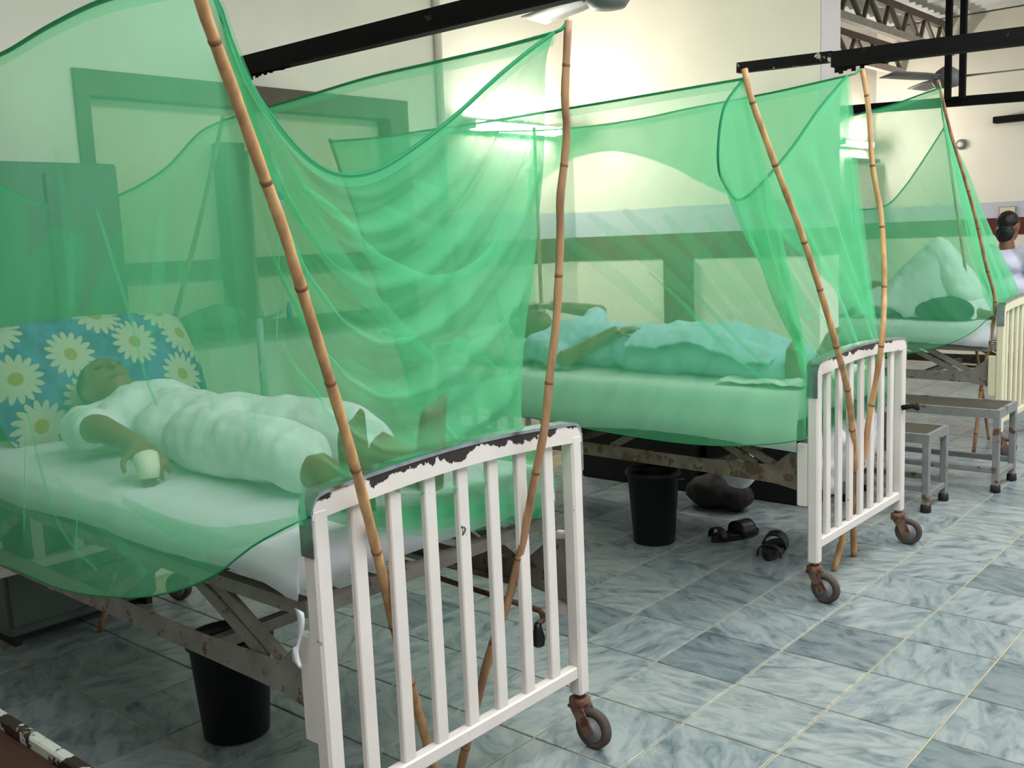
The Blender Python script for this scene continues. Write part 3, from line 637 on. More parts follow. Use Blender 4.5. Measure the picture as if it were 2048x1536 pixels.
# ================================================================== curves of poles and nets (metres, room space)
LN = {
'poleA': [[-1.32,0.868,1.797],[-1.333,0.879,1.76],[-1.351,0.909,1.71],[-1.376,0.955,1.637],[-1.407,1.014,1.534],[-1.431,1.064,1.445],[-1.454,1.107,1.358],[-1.482,1.161,1.242],[-1.512,1.223,1.105],[-1.543,1.287,0.95],[-1.58,1.341,0.839],[-1.632,1.417,0.677],[-1.679,1.486,0.516],[-1.74,1.59,0.287],[-1.803,1.71,0.0]],
'poleB': [[-1.47,1.946,1.89],[-1.476,1.943,1.815],[-1.485,1.942,1.714],[-1.49,1.953,1.646],[-1.497,1.946,1.565],[-1.503,1.934,1.483],[-1.51,1.939,1.401],[-1.518,1.936,1.293],[-1.526,1.93,1.184],[-1.536,1.911,1.062],[-1.545,1.896,0.939],[-1.575,1.885,0.806],[-1.604,1.873,0.669],[-1.641,1.846,0.498],[-1.669,1.802,0.373],[-1.7,1.77,0.228],[-1.76,1.742,0.0]],
'poleC': [[-1.62,3.084,1.911],[-1.606,3.094,1.828],[-1.583,3.153,1.693],[-1.561,3.222,1.554],[-1.534,3.311,1.384],[-1.503,3.405,1.172],[-1.475,3.477,0.971],[-1.514,3.685,0.756],[-1.544,3.802,0.578],[-1.579,3.915,0.369],[-1.61,3.979,0.181],[-1.638,4.055,0.0]],
'poleD': [[-1.62,4.06,2.003],[-1.598,4.074,1.844],[-1.569,4.044,1.626],[-1.542,4.068,1.428],[-1.517,4.038,1.25],[-1.494,3.984,1.095],[-1.475,3.92,0.963],[-1.507,3.942,0.78],[-1.536,3.946,0.615],[-1.564,3.955,0.446],[-1.6,3.917,0.24],[-1.629,3.828,0.0]],
'poleE': [[-1.896,5.8,2.148],[-1.86,5.9,1.886],[-1.811,6.02,1.614],[-1.777,6.12,1.39],[-1.746,6.22,1.131],[-1.713,6.3,0.894],[-1.78,6.33,0.45],[-1.82,6.33,0.0]],
'pole1hf': [[-3.72,2.518,1.954],[-3.7,2.352,1.526],[-3.66,2.169,1.122],[-3.579,1.7,0.0]],
'pole2hn': [[-3.72,3.079,1.885],[-3.72,3.139,1.724],[-3.7,3.198,1.538],[-3.68,3.241,1.324],[-3.586,3.624,0.0]],
'pole2hf': [[-3.75,4.605,2.021],[-3.7,4.555,0.0]],
'pole3F': [[-2.146,6.7,2.001],[-1.85,6.75,0.0]],
'n1_foot': [[-1.335,0.879,1.792],[-1.345,0.914,1.767],[-1.37,0.95,1.718],[-1.39,0.995,1.657],[-1.42,1.079,1.586],[-1.44,1.149,1.544],[-1.45,1.218,1.524],[-1.46,1.299,1.531],[-1.465,1.383,1.562],[-1.47,1.534,1.642],[-1.475,1.702,1.748],[-1.48,1.814,1.812],[-1.485,1.909,1.861]],
'n1_far': [[-1.485,1.909,1.861],[-1.702,1.968,1.868],[-2.012,2.052,1.884],[-2.396,2.155,1.904],[-2.84,2.276,1.914],[-3.177,2.367,1.922],[-3.7,2.508,1.935]],
'n1_near': [[-1.335,0.879,1.792],[-1.686,0.924,1.829],[-1.967,0.961,1.837],[-2.292,1.003,1.835],[-3.65,1.18,1.9]],
'n1_head': [[-3.65,1.18,1.9],[-3.668,1.654,1.605],[-3.676,1.859,1.59],[-3.681,2.003,1.624],[-3.689,2.207,1.727],[-3.695,2.384,1.878],[-3.7,2.508,1.935]],
'n1_e_nf': [[-1.335,0.879,1.792],[-1.396,0.953,1.662],[-1.467,1.037,1.48],[-1.541,1.117,1.258],[-1.609,1.193,1.022],[-1.655,1.257,0.842]],
'n1_e_ff': [[-1.485,1.909,1.861],[-1.496,1.891,1.801],[-1.515,1.904,1.692],[-1.54,1.917,1.544],[-1.579,1.914,1.307],[-1.599,1.903,1.185],[-1.62,1.904,1.046],[-1.631,1.914,0.929],[-1.639,1.996,0.834],[-1.645,2.057,0.754],[-1.655,2.027,0.656]],
'n1_b_near': [[-1.655,1.257,0.842],[-1.594,1.18,0.863],[-1.665,1.12,0.818],[-1.754,1.08,0.75],[-1.917,1.07,0.683],[-2.115,1.07,0.631],[-2.435,1.08,0.581],[-2.865,1.1,0.56],[-3.5,1.14,0.45]],
'n1_b_foot': [[-1.655,1.257,0.842],[-1.655,1.355,0.802],[-1.655,1.468,0.767],[-1.655,1.591,0.734],[-1.655,1.762,0.701],[-1.655,1.914,0.677],[-1.655,2.027,0.656]],
'n2_foot': [[-1.625,3.086,1.88],[-1.63,2.971,1.79],[-1.63,2.93,1.695],[-1.63,2.927,1.585],[-1.63,2.981,1.523],[-1.63,3.047,1.491],[-1.63,3.17,1.525],[-1.63,3.437,1.667],[-1.63,3.689,1.831],[-1.63,3.937,1.967]],
'n2_near': [[-1.625,3.086,1.88],[-1.786,3.085,1.877],[-1.984,3.084,1.873],[-2.242,3.082,1.868],[-2.477,3.081,1.865],[-2.785,3.079,1.86],[-3.097,3.077,1.86],[-3.376,3.075,1.859],[-3.7,3.073,1.872]],
'n2_far': [[-1.63,3.937,1.967],[-1.991,4.044,1.957],[-2.492,4.193,1.956],[-2.858,4.302,1.951],[-3.336,4.444,1.968],[-3.73,4.561,1.998]],
'n2_head': [[-3.7,3.073,1.872],[-3.706,3.375,1.902],[-3.713,3.723,1.939],[-3.721,4.11,1.969],[-3.73,4.561,1.998]],
'n2_e_nf': [[-1.625,3.086,1.88],[-1.612,3.209,1.607],[-1.6,3.332,1.317],[-1.595,3.44,1.043],[-1.567,3.43,0.845],[-1.567,3.42,0.717],[-1.572,3.41,0.626]],
'n2_e_ff': [[-1.63,3.937,1.967],[-1.621,3.949,1.685],[-1.613,4.012,1.392],[-1.605,4.17,0.997],[-1.6,4.359,0.63]],
'n2_b_near': [[-1.572,3.41,0.626],[-1.673,3.395,0.604],[-1.88,3.395,0.575],[-2.102,3.395,0.566],[-2.469,3.395,0.578],[-2.88,3.395,0.602],[-3.6,3.4,0.56]],
'n2_b_foot': [[-1.572,3.41,0.626],[-1.597,3.711,0.593],[-1.597,4.008,0.6],[-1.6,4.359,0.63]],
'n2_b_far': [[-1.61,4.183,0.975],[-1.817,4.38,1.063],[-2.015,4.4,1.243],[-2.197,4.42,1.409],[-2.351,4.42,1.521],[-2.567,4.42,1.629],[-2.764,4.42,1.729],[-3.064,4.42,1.821],[-3.291,4.42,1.817],[-3.428,4.42,1.78],[-3.554,4.42,1.704],[-3.642,4.42,1.578],[-3.695,4.42,1.414]],
'n3_near': [[-1.884,5.8,2.105],[-1.996,5.819,2.083],[-2.142,5.844,2.053],[-2.294,5.87,2.034],[-2.42,5.891,2.021],[-3.65,6.1,2.1]],
'n3_far': [[-2.142,6.7,1.979],[-2.318,6.776,1.756],[-2.467,6.84,1.59],[-2.585,6.891,1.508],[-2.836,6.999,1.504],[-3.65,7.35,1.75]],
'n3_foot': [[-1.884,5.8,2.105],[-2.013,6.25,1.992],[-2.142,6.7,1.979]],
'n3_e_nf': [[-1.884,5.8,2.105],[-1.872,5.95,1.699],[-1.813,6.1,1.223],[-1.704,6.22,0.843]],
'n3_e_ff': [[-2.142,6.7,1.979],[-2.033,6.75,1.733],[-1.937,6.8,1.45],[-1.827,6.85,1.165],[-1.737,6.9,0.933]],
'n3_b_near': [[-1.704,6.22,0.843],[-1.819,6.2,0.731],[-1.959,6.2,0.661],[-2.134,6.2,0.609],[-2.41,6.2,0.566],[-3.6,6.2,0.6]],
'f1a': [[-1.36,0.927,1.764],[-1.385,0.974,1.67],[-1.41,1.032,1.591],[-1.45,1.115,1.497],[-1.48,1.197,1.4],[-1.51,1.294,1.316],[-1.54,1.413,1.231],[-1.57,1.553,1.135]],
'f1b': [[-1.45,1.126,1.501],[-1.47,1.217,1.454],[-1.49,1.313,1.377],[-1.5,1.399,1.339],[-1.51,1.491,1.314],[-1.52,1.61,1.328],[-1.53,1.715,1.385],[-1.53,1.754,1.462]],
'f1c': [[-1.56,1.743,1.304],[-1.58,1.786,1.208],[-1.62,1.86,1.077],[-1.65,1.906,0.954]],
'f1d': [[-1.56,1.389,1.222],[-1.58,1.505,1.178],[-1.6,1.666,1.16],[-1.62,1.805,1.084]],
'f1n': [[-2.073,1.08,1.494],[-2.056,1.09,1.409],[-2.022,1.1,1.281],[-1.996,1.11,1.146],[-1.975,1.12,1.076]],
'f1m': [[-2.519,1.08,1.028],[-2.506,1.09,0.888],[-2.431,1.08,0.773],[-2.344,1.075,0.713],[-2.22,1.07,0.676]],
'f1k': [[-2.167,1.12,0.839],[-1.997,1.13,0.804],[-1.838,1.14,0.799],[-1.704,1.16,0.827],[-1.578,1.18,0.87]],
'f2a': [[-2.14,3.3,1.246],[-2.043,3.32,1.158],[-1.939,3.36,1.043],[-1.815,3.4,0.91],[-1.669,3.43,0.792]],
'f2b': [[-1.702,3.2,1.478],[-1.65,3.28,1.355],[-1.595,3.36,1.21],[-1.547,3.44,1.062]],
's20': [[-2.329,3.18,1.474],[-2.244,3.222,1.401],[-2.166,3.264,1.33],[-2.095,3.306,1.258],[-2.033,3.348,1.187],[-1.976,3.39,1.116]],
's21': [[-2.167,3.18,1.485],[-2.086,3.222,1.399],[-2.011,3.264,1.315],[-1.943,3.306,1.23],[-1.883,3.348,1.146],[-1.828,3.39,1.061]],
's22': [[-1.993,3.18,1.458],[-1.92,3.222,1.365],[-1.852,3.264,1.272],[-1.791,3.306,1.178],[-1.737,3.348,1.085],[-1.687,3.39,0.991]],
's23': [[-1.828,3.18,1.45],[-1.767,3.222,1.353],[-1.709,3.264,1.255],[-1.657,3.306,1.157],[-1.612,3.348,1.058],[-1.571,3.39,0.959]],
's24': [[-2.478,3.18,1.403],[-2.395,3.222,1.333],[-2.317,3.264,1.263],[-2.249,3.306,1.194],[-2.188,3.348,1.124],[-2.133,3.39,1.055]],
's25': [[-1.692,3.18,1.427],[-1.644,3.222,1.336],[-1.598,3.264,1.244],[-1.559,3.306,1.151],[-1.526,3.348,1.057],[-1.496,3.39,0.962]],
's10': [[-1.683,1.0,1.475],[-1.725,1.018,1.425],[-1.77,1.036,1.373],[-1.82,1.054,1.318],[-1.878,1.072,1.261],[-1.941,1.09,1.199]],
's11': [[-2.059,1.0,1.614],[-2.087,1.018,1.552],[-2.119,1.036,1.488],[-2.157,1.054,1.421],[-2.202,1.072,1.351],[-2.251,1.09,1.278]],
's12': [[-1.547,1.0,1.417],[-1.548,1.018,1.343],[-1.55,1.036,1.267],[-1.557,1.054,1.189],[-1.567,1.072,1.108],[-1.579,1.09,1.025]],
's13': [[-1.645,1.0,1.402],[-1.653,1.018,1.343],[-1.663,1.036,1.283],[-1.678,1.054,1.221],[-1.697,1.072,1.157],[-1.718,1.09,1.09]],
's14': [[-2.188,1.07,0.836],[-2.081,1.07,0.826],[-1.983,1.07,0.816],[-1.897,1.07,0.806],[-1.82,1.07,0.796],[-1.75,1.07,0.785]],
's15': [[-2.375,1.07,0.871],[-2.281,1.07,0.837],[-2.195,1.07,0.804],[-2.12,1.07,0.772],[-2.053,1.07,0.739],[-1.993,1.07,0.707]],
's30': [[-1.476,1.333,1.462],[-1.494,1.541,1.4],[-1.464,1.706,1.502]],
's31': [[-1.536,1.293,1.272],[-1.566,1.565,1.139],[-1.542,1.796,1.208]],
's32': [[-1.566,1.284,1.172],[-1.59,1.49,1.059],[-1.578,1.828,1.059]],
's33': [[-1.461,1.402,1.509],[-1.47,1.522,1.481],[-1.44,1.619,1.583]],
's34': [[-1.56,1.138,1.209],[-1.596,1.25,1.074],[-1.608,1.415,1.004]],
'f2c': [[-1.62,3.946,1.646],[-1.61,3.985,1.393],[-1.6,4.1,1.085],[-1.6,4.18,0.912]],
'f2d': [[-1.983,3.33,1.196],[-1.875,3.36,1.063],[-1.753,3.4,0.932],[-1.634,3.44,0.821]],
}
def V3(*a): return np.array(a, float)

# ------------------------------------------------------------------ bamboo poles
def pole(pts, r, label, mat='bamboo', step=0.24, taper=0.8, nodes=True):
    P = resample(pts, 60); L = np.linalg.norm(np.diff(P, axis=0), axis=1).sum(); t = empty('bamboo_pole', tuple(P[-1]))
    rad = [r*(taper + (1-taper)*i/59)*(1+0.05*math.sin(i*1.7)) for i in range(60)]
    MB().tube(P, rad, 10).build('shaft', mat, t, True)
    if nodes:
        d = np.r_[0, np.cumsum(np.linalg.norm(np.diff(P, axis=0), axis=1))]; s_ = 0.09
        while s_ < L-0.03:
            i = min(int(np.searchsorted(d, s_)), 58); a = P[i]; v = (P[i+1]-P[i]); v = v/np.linalg.norm(v); rr = rad[i]
            MB().tube([a-v*0.005, a-v*0.0015, a+v*0.002, a+v*0.005], [rr*1.005, rr*1.10, rr*1.07, rr*1.0], 10).build('node', 'node_dark', t, True)
            s_ += step*(0.8+0.4*random.random())
    return tag(t, label, 'pole', 'bamboo poles holding up the nets')
pole(LN['poleA'], 0.0125, 'thick tan bamboo pole leaning across the left of the nearest footboard')
pole(LN['poleB'], 0.0115, 'thin brown bamboo pole rising from the right half of the nearest footboard', 'bamboo_dark')
pole(LN['poleC'], 0.0135, 'bent bamboo pole leaning left from the middle footboard')
pole(LN['poleD'], 0.0125, 'bamboo pole standing nearly upright at the middle footboard', 'bamboo')
pole(LN['poleE'], 0.011, 'dark thin pole along the edge of the farthest net', 'bamboo_dark')
pole(LN['pole1hf'], 0.012, 'thin pole at the head of the nearest bed, seen through the net', 'bamboo_dark')
pole(LN['pole2hn'], 0.012, 'thin pole beside the window, at the near head corner of the middle net', 'bamboo_dark')
pole(LN['pole2hf'], 0.012, 'thin pole in the wall corner at the head of the middle net', 'bamboo_dark')
pole(LN['pole3F'], 0.010, 'thin pole at the far foot corner of the farthest net', 'bamboo_dark')
pole([(-3.66, 1.17, 1.95), (-3.68, 1.19, 0.0)], 0.012, 'pole at the near head corner of the nearest net, left of the picture', 'bamboo_dark')

# ------------------------------------------------------------------ mosquito nets
def coons(T, B, L, R, nu, nv, folds=None):
    T = resample(T, nu); B = resample(B, nu); L = resample(L, nv); R = resample(R, nv); G = np.zeros((nv, nu, 3))
    for j in range(nv):
        v = j/(nv-1)
        for i in range(nu):
            u = i/(nu-1)
            p = (1-v)*T[i]+v*B[i]+(1-u)*L[j]+u*R[j]-((1-u)*(1-v)*T[0]+u*(1-v)*T[-1]+(1-u)*v*B[0]+u*v*B[-1])
            if folds is not None: p = p + folds(u, v)*min(1, 12*u, 12*(1-u), 10*v, 10*(1-v))
            G[j, i] = p
    return G
def ribbon(P, nrm, w, off=0.006, n=30, taper=True):
    P = resample(P, n); rows = []
    for i in range(n):
        d = P[min(i+1, n-1)]-P[max(i-1, 0)]; d /= np.linalg.norm(d); nn = np.array(nrm, float); c = np.cross(d, nn); c /= np.linalg.norm(c)
        ww = w*(0.35+0.65*math.sin(PI*min(1, max(0, (i+0.5)/n)))) if taper else w
        rows.append([P[i]-c*ww/2+nn*off, P[i]+nn*off*1.7, P[i]+c*ww/2+nn*off])
    return rows
def hemband(P, drop, nrm, n=60):
    P = resample(P, n); nn = np.array(nrm, float)*0.004
    return [[p+nn, p+nn+np.array([0, 0, -drop])] for p in P]
def wave(k, ph, slant=0.0, amp=0.015, dirn=(0, 1, 0), k2=None):
    d = np.array(dirn, float)
    def f(u, v):
        a = math.sin(2*PI*(k*(u+slant*v))+ph) + 0.6*math.sin(2*PI*(1.73*k*(u+slant*1.4*v))+ph*2.1) + 0.5*noise.noise(Vector((u*6+ph, v*3, ph)))
        return d*amp*a*(0.35+0.65*v)
    return f
def swag(n, ph, sag, amp, dirn):   # drapes hanging in curves between two high corners
    d = np.array(dirn, float)
    def f(u, v):
        w = v - sag*4*u*(1-u)*(1-v)**1.2
        return d*amp*(math.sin(2*PI*n*w+ph) + 0.6*math.sin(2*PI*n*1.9*w+1.3+ph) + 0.5*noise.noise(Vector((u*4, w*5, ph))) + 0.5*math.sin(2*PI*9*u+3*v)*v)
    return f
def net(label, panels, hems, folds, bottoms, ties, base, soft=(), low=None):
    t = empty('mosquito_net', base)
    for nm, G in panels: MB().grid(G).build(nm, 'net', t, True)
    for P in hems:
        MB().tube(resample(P, 60), 0.0045, 6).build('top_hem', 'cord_green', t, True)
    if low is not None: MB().tube(resample(low, 60), 0.0022, 6).build('bottom_hem', 'cord_green', t, True)
    for P, nrm, dr in bottoms: MB().grid(hemband(P, dr, nrm)).build('hem_band', 'net_fold', t, True)
    for P, nrm, w_ in folds: MB().grid(ribbon(P, nrm, w_)).build('gathered_fold', 'net_fold', t, True)
    for P, nrm, w_ in soft: MB().grid(ribbon(P, nrm, w_, 0.008)).build('soft_fold', 'net_soft', t, True)
    for a, b in ties: MB().tube([a, (np.array(a)+np.array(b))/2+V3(0, 0, -0.006), b], 0.004, 6).build('tie_cord', 'cord_green', t, True)
    return tag(t, label, 'mosquito net', 'green mosquito nets over the beds')
n1hn = [LN['n1_near'][-1], (-3.62, 1.16, 1.2), LN['n1_b_near'][-1]]
n1hf = [LN['n1_far'][-1], (-3.66, 2.3, 1.3), (-3.62, 2.13, 0.62)]
P1 = [
 ('foot_panel', coons(LN['n1_foot'], LN['n1_b_foot'], LN['n1_e_nf'], LN['n1_e_ff'], 90, 90, swag(5, 0.4, 0.42, 0.016, (1, 0, 0)))),
 ('side_panel', coons(LN['n1_near'], LN['n1_b_near'], LN['n1_e_nf'], n1hn, 110, 60, wave(7, 0.3, -0.25, 0.014, (0, -1, 0)))),
 ('side_panel', coons(LN['n1_far'], [LN['n1_e_ff'][-1], (-2.5, 2.14, 0.63), (-3.62, 2.13, 0.62)], LN['n1_e_ff'], n1hf, 100, 50, wave(9, 1.3, 0.15, 0.016, (0, 1, 0)))),
 ('head_panel', coons(LN['n1_head'], [n1hn[-1], n1hf[-1]], n1hn, n1hf, 50, 40, wave(6, 2.0, 0.1, 0.014, (1, 0, 0)))),
]
net('green mosquito net over the nearest bed, filling the left of the picture', P1,
    [LN['n1_foot'], LN['n1_far'], LN['n1_near'], LN['n1_head']],
    [(LN['f1a'], (0.8, -0.5, 0.3), 0.045), (LN['f1b'], (1, 0, 0), 0.03), (LN['f1c'], (1, 0, 0), 0.03), (LN['f1d'], (1, 0, 0), 0.03),
     (LN['f1n'], (0, -1, 0), 0.014), (LN['f1m'], (0, -1, 0), 0.016), (LN['f1k'], (0, -1, 0), 0.05),
     ([p_[:2]+[p_[2]+0.02] for p_ in LN['n1_b_foot']], (1, 0, 0), 0.07), ([p_[:2]+[p_[2]+0.055] for p_ in LN['n1_b_foot']], (1, 0, 0), 0.06)],
    [(LN['n1_far'], (0, -1, 0), 0.03), (LN['n1_foot'], (1, 0, 0), 0.02), (LN['n1_near'], (0, -1, 0), 0.025), (LN['n1_head'], (1, 0, 0), 0.02)],
    [(LN['n1_far'][0], LN['poleB'][0]), (LN['n1_foot'][0], LN['poleA'][0]), (LN['n1_far'][-1], LN['pole1hf'][0])], (-2.6, 1.66, 0.62),
    [(LN['s1%d' % i], (0, -1, 0), 0.05) for i in range(6)] + [(LN['s3%d' % i], (1, 0, 0), 0.05) for i in range(5)], LN['n1_b_near'])
n2hn = [LN['n2_near'][-1], (-3.64, 3.26, 1.2), LN['n2_b_near'][-1]]
n2hf = [LN['n2_far'][-1], (-3.71, 4.48, 1.7), LN['n2_b_far'][-1]]
P2 = [
 ('foot_panel', coons(LN['n2_foot'], LN['n2_b_foot'], LN['n2_e_nf'], LN['n2_e_ff'], 80, 70, wave(6, 0.9, -0.3, 0.02, (1, 0, 0)))),
 ('side_panel', coons(LN['n2_near'], LN['n2_b_near'], LN['n2_e_nf'], n2hn, 120, 60, wave(10, 2.2, -0.35, 0.014, (0, -1, 0)))),
 ('side_panel', coons(LN['n2_far'], LN['n2_b_far'], [LN['n2_far'][0], (-1.62, 4.05, 1.45), LN['n2_b_far'][0]], n2hf, 100, 40, wave(8, 0.2, 0.1, 0.012, (0, 1, 0)))),
 ('raised_flap', coons(LN['n2_far'], LN['n2_b_far'], [LN['n2_far'][0], (-1.62, 4.05, 1.45), LN['n2_b_far'][0]], n2hf, 100, 40, wave(5, 2.2, -0.1, 0.012, (0, 1, 0)))+np.array([0, 0.03, 0.0])),
 ('head_panel', coons(LN['n2_head'], [n2hn[-1], (-3.6, 4.4, 0.6)], n2hn, [LN['n2_head'][-1], (-3.66, 4.45, 1.2), (-3.6, 4.4, 0.6)], 60, 50, wave(8, 1.0, 0.2, 0.02, (1, 0, 0)))),
]
net('green mosquito net over the middle bed, with an arched raised flap', P2,
    [LN['n2_foot'], LN['n2_far'], LN['n2_near'], LN['n2_head']],
    [(LN['f2a'], (0, -1, 0), 0.02), (LN['f2b'], (0, -1, 0), 0.05), (LN['f2c'], (1, 0, 0), 0.04), (LN['f2d'], (0, -1, 0), 0.02)],
    [(LN['n2_far'], (0, -1, 0), 0.03), (LN['n2_foot'], (1, 0, 0), 0.022), (LN['n2_near'], (0, -1, 0), 0.03)],
    [(LN['n2_near'][0], LN['poleC'][0]), (LN['n2_far'][0], LN['poleD'][0]), (LN['n2_near'][-1], LN['pole2hn'][0]), (LN['n2_far'][-1], LN['pole2hf'][0])], (-2.55, 3.9, 0.6),
    [(LN['s2%d' % i], (0, -1, 0), 0.06) for i in range(6)], LN['n2_b_near'])
n3hn = [LN['n3_near'][-1], (-3.62, 6.16, 1.3), (-3.6, 6.2, 0.6)]
n3hf = [LN['n3_far'][-1], (-3.63, 7.25, 1.2), (-3.6, 7.2, 0.62)]
n3ff = LN['n3_e_ff'] + [[-1.74, 7.0, 0.72]]
P3 = [
 ('foot_panel', coons(LN['n3_foot'], [LN['n3_e_nf'][-1], (-1.73, 6.65, 0.7), n3ff[-1]], LN['n3_e_nf'], n3ff, 50, 50, wave(5, 0.5, 0.2, 0.018, (1, 0, 0)))),
 ('side_panel', coons(LN['n3_near'], LN['n3_b_near'], LN['n3_e_nf'], n3hn, 80, 50, wave(9, 1.5, 0.25, 0.018, (0, -1, 0)))),
 ('side_panel', coons(LN['n3_far'], [n3ff[-1], (-2.6, 7.2, 0.63), n3hf[-1]], n3ff, n3hf, 70, 40, wave(8, 0.2, 0.2, 0.016, (0, 1, 0)))),
 ('head_panel', coons([n3hn[0], (-3.65, 6.75, 1.7), n3hf[0]], [n3hn[-1], n3hf[-1]], n3hn, n3hf, 40, 40, wave(5, 1.0, 0.2, 0.016, (1, 0, 0)))),
]
net('green tent-shaped mosquito net over the farthest bed', P3, [LN['n3_foot'], LN['n3_far'], LN['n3_near']],
    [([LN['n3_far'][0], (-1.98, 6.55, 1.5), (-1.85, 6.55, 1.1), (-1.76, 6.6, 0.85)], (1, -0.3, 0), 0.05)],
    [(LN['n3_near'], (0, -1, 0), 0.03), (LN['n3_far'], (0, -1, 0), 0.025)],
    [(LN['n3_near'][0], LN['poleE'][0]), (LN['n3_far'][0], LN['pole3F'][0])], (-2.7, 6.7, 0.6), (), LN['n3_b_near'])

# ------------------------------------------------------------------ people
def frame(u, f):
    u = Vector(u).normalized(); f = Vector(f); f = (f-u*f.dot(u)).normalized(); s_ = u.cross(f)  # s: the person's left/right axis
    return u, f, s_
def head(mb, c, u, f, k=1.0):
    u, f, s_ = frame(u, f); c = Vector(c); R3 = Matrix((s_, f, u)).transposed()
    mb.ell(c+u*0.012*k, (0.076*k, 0.094*k, 0.098*k), 20, 14, R3)
    mb.ell(c-u*0.058*k+f*0.030*k, (0.055*k, 0.060*k, 0.062*k), 16, 10, R3)       # jaw
    mb.capsule(c+f*0.090*k+u*0.012*k, c+f*0.112*k-u*0.022*k, 0.009*k, 0.014*k)    # nose
    mb.ell(c+f*0.080*k+u*0.030*k, (0.045*k, 0.014*k, 0.009*k), 12, 8, R3)         # brow
    mb.ell(c+f*0.086*k-u*0.058*k, (0.022*k, 0.012*k, 0.012*k), 10, 8, R3)         # mouth
    for q in (-1, 1): mb.ell(c+s_*(q*0.078*k)-f*0.005*k, (0.010*k, 0.020*k, 0.030*k), 10, 8, R3)  # ears
def face_bits(t, c, u, f, k=1.0):
    u, f, s_ = frame(u, f); c = Vector(c); R3 = Matrix((s_, f, u)).transposed()
    for q in (-1, 1): MB().ell(c+f*0.083*k+s_*(q*0.032*k)+u*0.012*k, (0.013*k, 0.008*k, 0.007*k), 10, 8, R3).build('eye', 'eye_dark', t, True)
    MB().ell(c+f*0.096*k-u*0.056*k, (0.022*k, 0.006*k, 0.006*k), 10, 8, R3).build('mouth', 'lip', t, True)
def hair(t, c, u, f, k=1.0, low=0.0):
    u, f, s_ = frame(u, f); c = Vector(c); R3 = Matrix((s_, f, u)).transposed(); m = MB()
    m.ell(c+u*0.038*k-f*0.018*k, (0.082*k, 0.090*k, 0.084*k), 18, 12, R3); m.ell(c-f*0.040*k-u*(0.015+low)*k, (0.074*k, 0.066*k, 0.085*k), 16, 10, R3)
    return fuse('hair', m, 'hair_black', 0.008, 3, t, (0.004, 40, (1, 1, 1)))
def hand(mb, w, d, n, side, k=1.0, curl=0.5):
    """w wrist, d finger direction, n back-of-hand normal, side +1/-1 for the thumb"""
    d = Vector(d).normalized(); n = Vector(n); n = (n-d*n.dot(d)).normalized(); s_ = d.cross(n)*side; w = Vector(w)
    R3 = Matrix((s_, d, n)).transposed()
    mb.ell(w+d*0.045*k, (0.040*k, 0.052*k, 0.016*k), 14, 8, R3)
    for i, (off, ln_) in enumerate(((0.030, 0.068), (0.010, 0.078), (-0.010, 0.072), (-0.029, 0.056))):
        a = w+d*0.085*k+s_*(off*k); c1 = curl*0.7; c2 = curl*1.6
        b = a+(d*math.cos(c1)-n*math.sin(c1))*(ln_*0.48*k)+s_*(off*0.25*k); e_ = b+(d*math.cos(c2)-n*math.sin(c2))*(ln_*0.52*k)
        mb.capsule(a, b, 0.0092*k, 0.0086*k, 10); mb.capsule(b, e_, 0.0086*k, 0.0074*k, 10)
    a = w+d*0.030*k+s_*0.034*k; b = a+(d*0.6+s_*0.75-n*0.3).normalized()*(0.036*k); e_ = b+(d*0.9+s_*0.25-n*0.4).normalized()*(0.030*k)
    mb.capsule(a, b, 0.0115*k, 0.0098*k, 10); mb.capsule(b, e_, 0.0098*k, 0.0082*k, 10)
def foot(mb, an, toe, k=1.0):
    """an: ankle, toe: direction the toes point"""
    an = Vector(an); d = Vector(toe).normalized(); s_ = d.cross(Vector((0.3, 1, 0.2))).normalized(); s2 = Vector((0, 1, 0)); s2 = (s2-d*s2.dot(d)).normalized()
    heel = an - d*0.035*k + Vector((0.02, 0, 0))*k
    mb.capsule(an, heel, 0.036*k, 0.034*k); ball = an+d*0.135*k; mb.capsule(heel, ball+s2*0.012*k, 0.034*k, 0.026*k); mb.capsule(an, ball-s2*0.016*k, 0.034*k, 0.022*k)
    for i in range(5): mb.capsule(ball+s2*((0.030-0.015*i)*k), ball+s2*((0.032-0.016*i)*k)+d*((0.052-0.007*i)*k), (0.0125 if i == 0 else 0.0095)*k, (0.011 if i == 0 else 0.0075)*k, 10)
def torso(mb, sN, sF, chest, belly, pelvis, hN, hF, g=0.0, k=1.0, flat=0.74):
    for c, r_ in ((chest, (0.135, 0.175, 0.105)), (belly, (0.14, 0.155, 0.095)), (pelvis, (0.13, 0.165, 0.10))):
        mb.ell(c, tuple((x+g)*k for x in r_), 18, 12)
    mb.capsule(sN, chest, 0.062*k+g, 0.08*k+g); mb.capsule(sF, chest, 0.062*k+g, 0.08*k+g); mb.capsule(chest, belly, 0.092*k+g, 0.09*k+g); mb.capsule(belly, pelvis, 0.09*k+g, 0.092*k+g)
def limb(mb, pts, radii, g=0.0):
    for i in range(len(pts)-1): mb.capsule(pts[i], pts[i+1], radii[i]+g, radii[i+1]+g)
ARM = (0.052, 0.040, 0.027); LEG = (0.082, 0.056, 0.040)
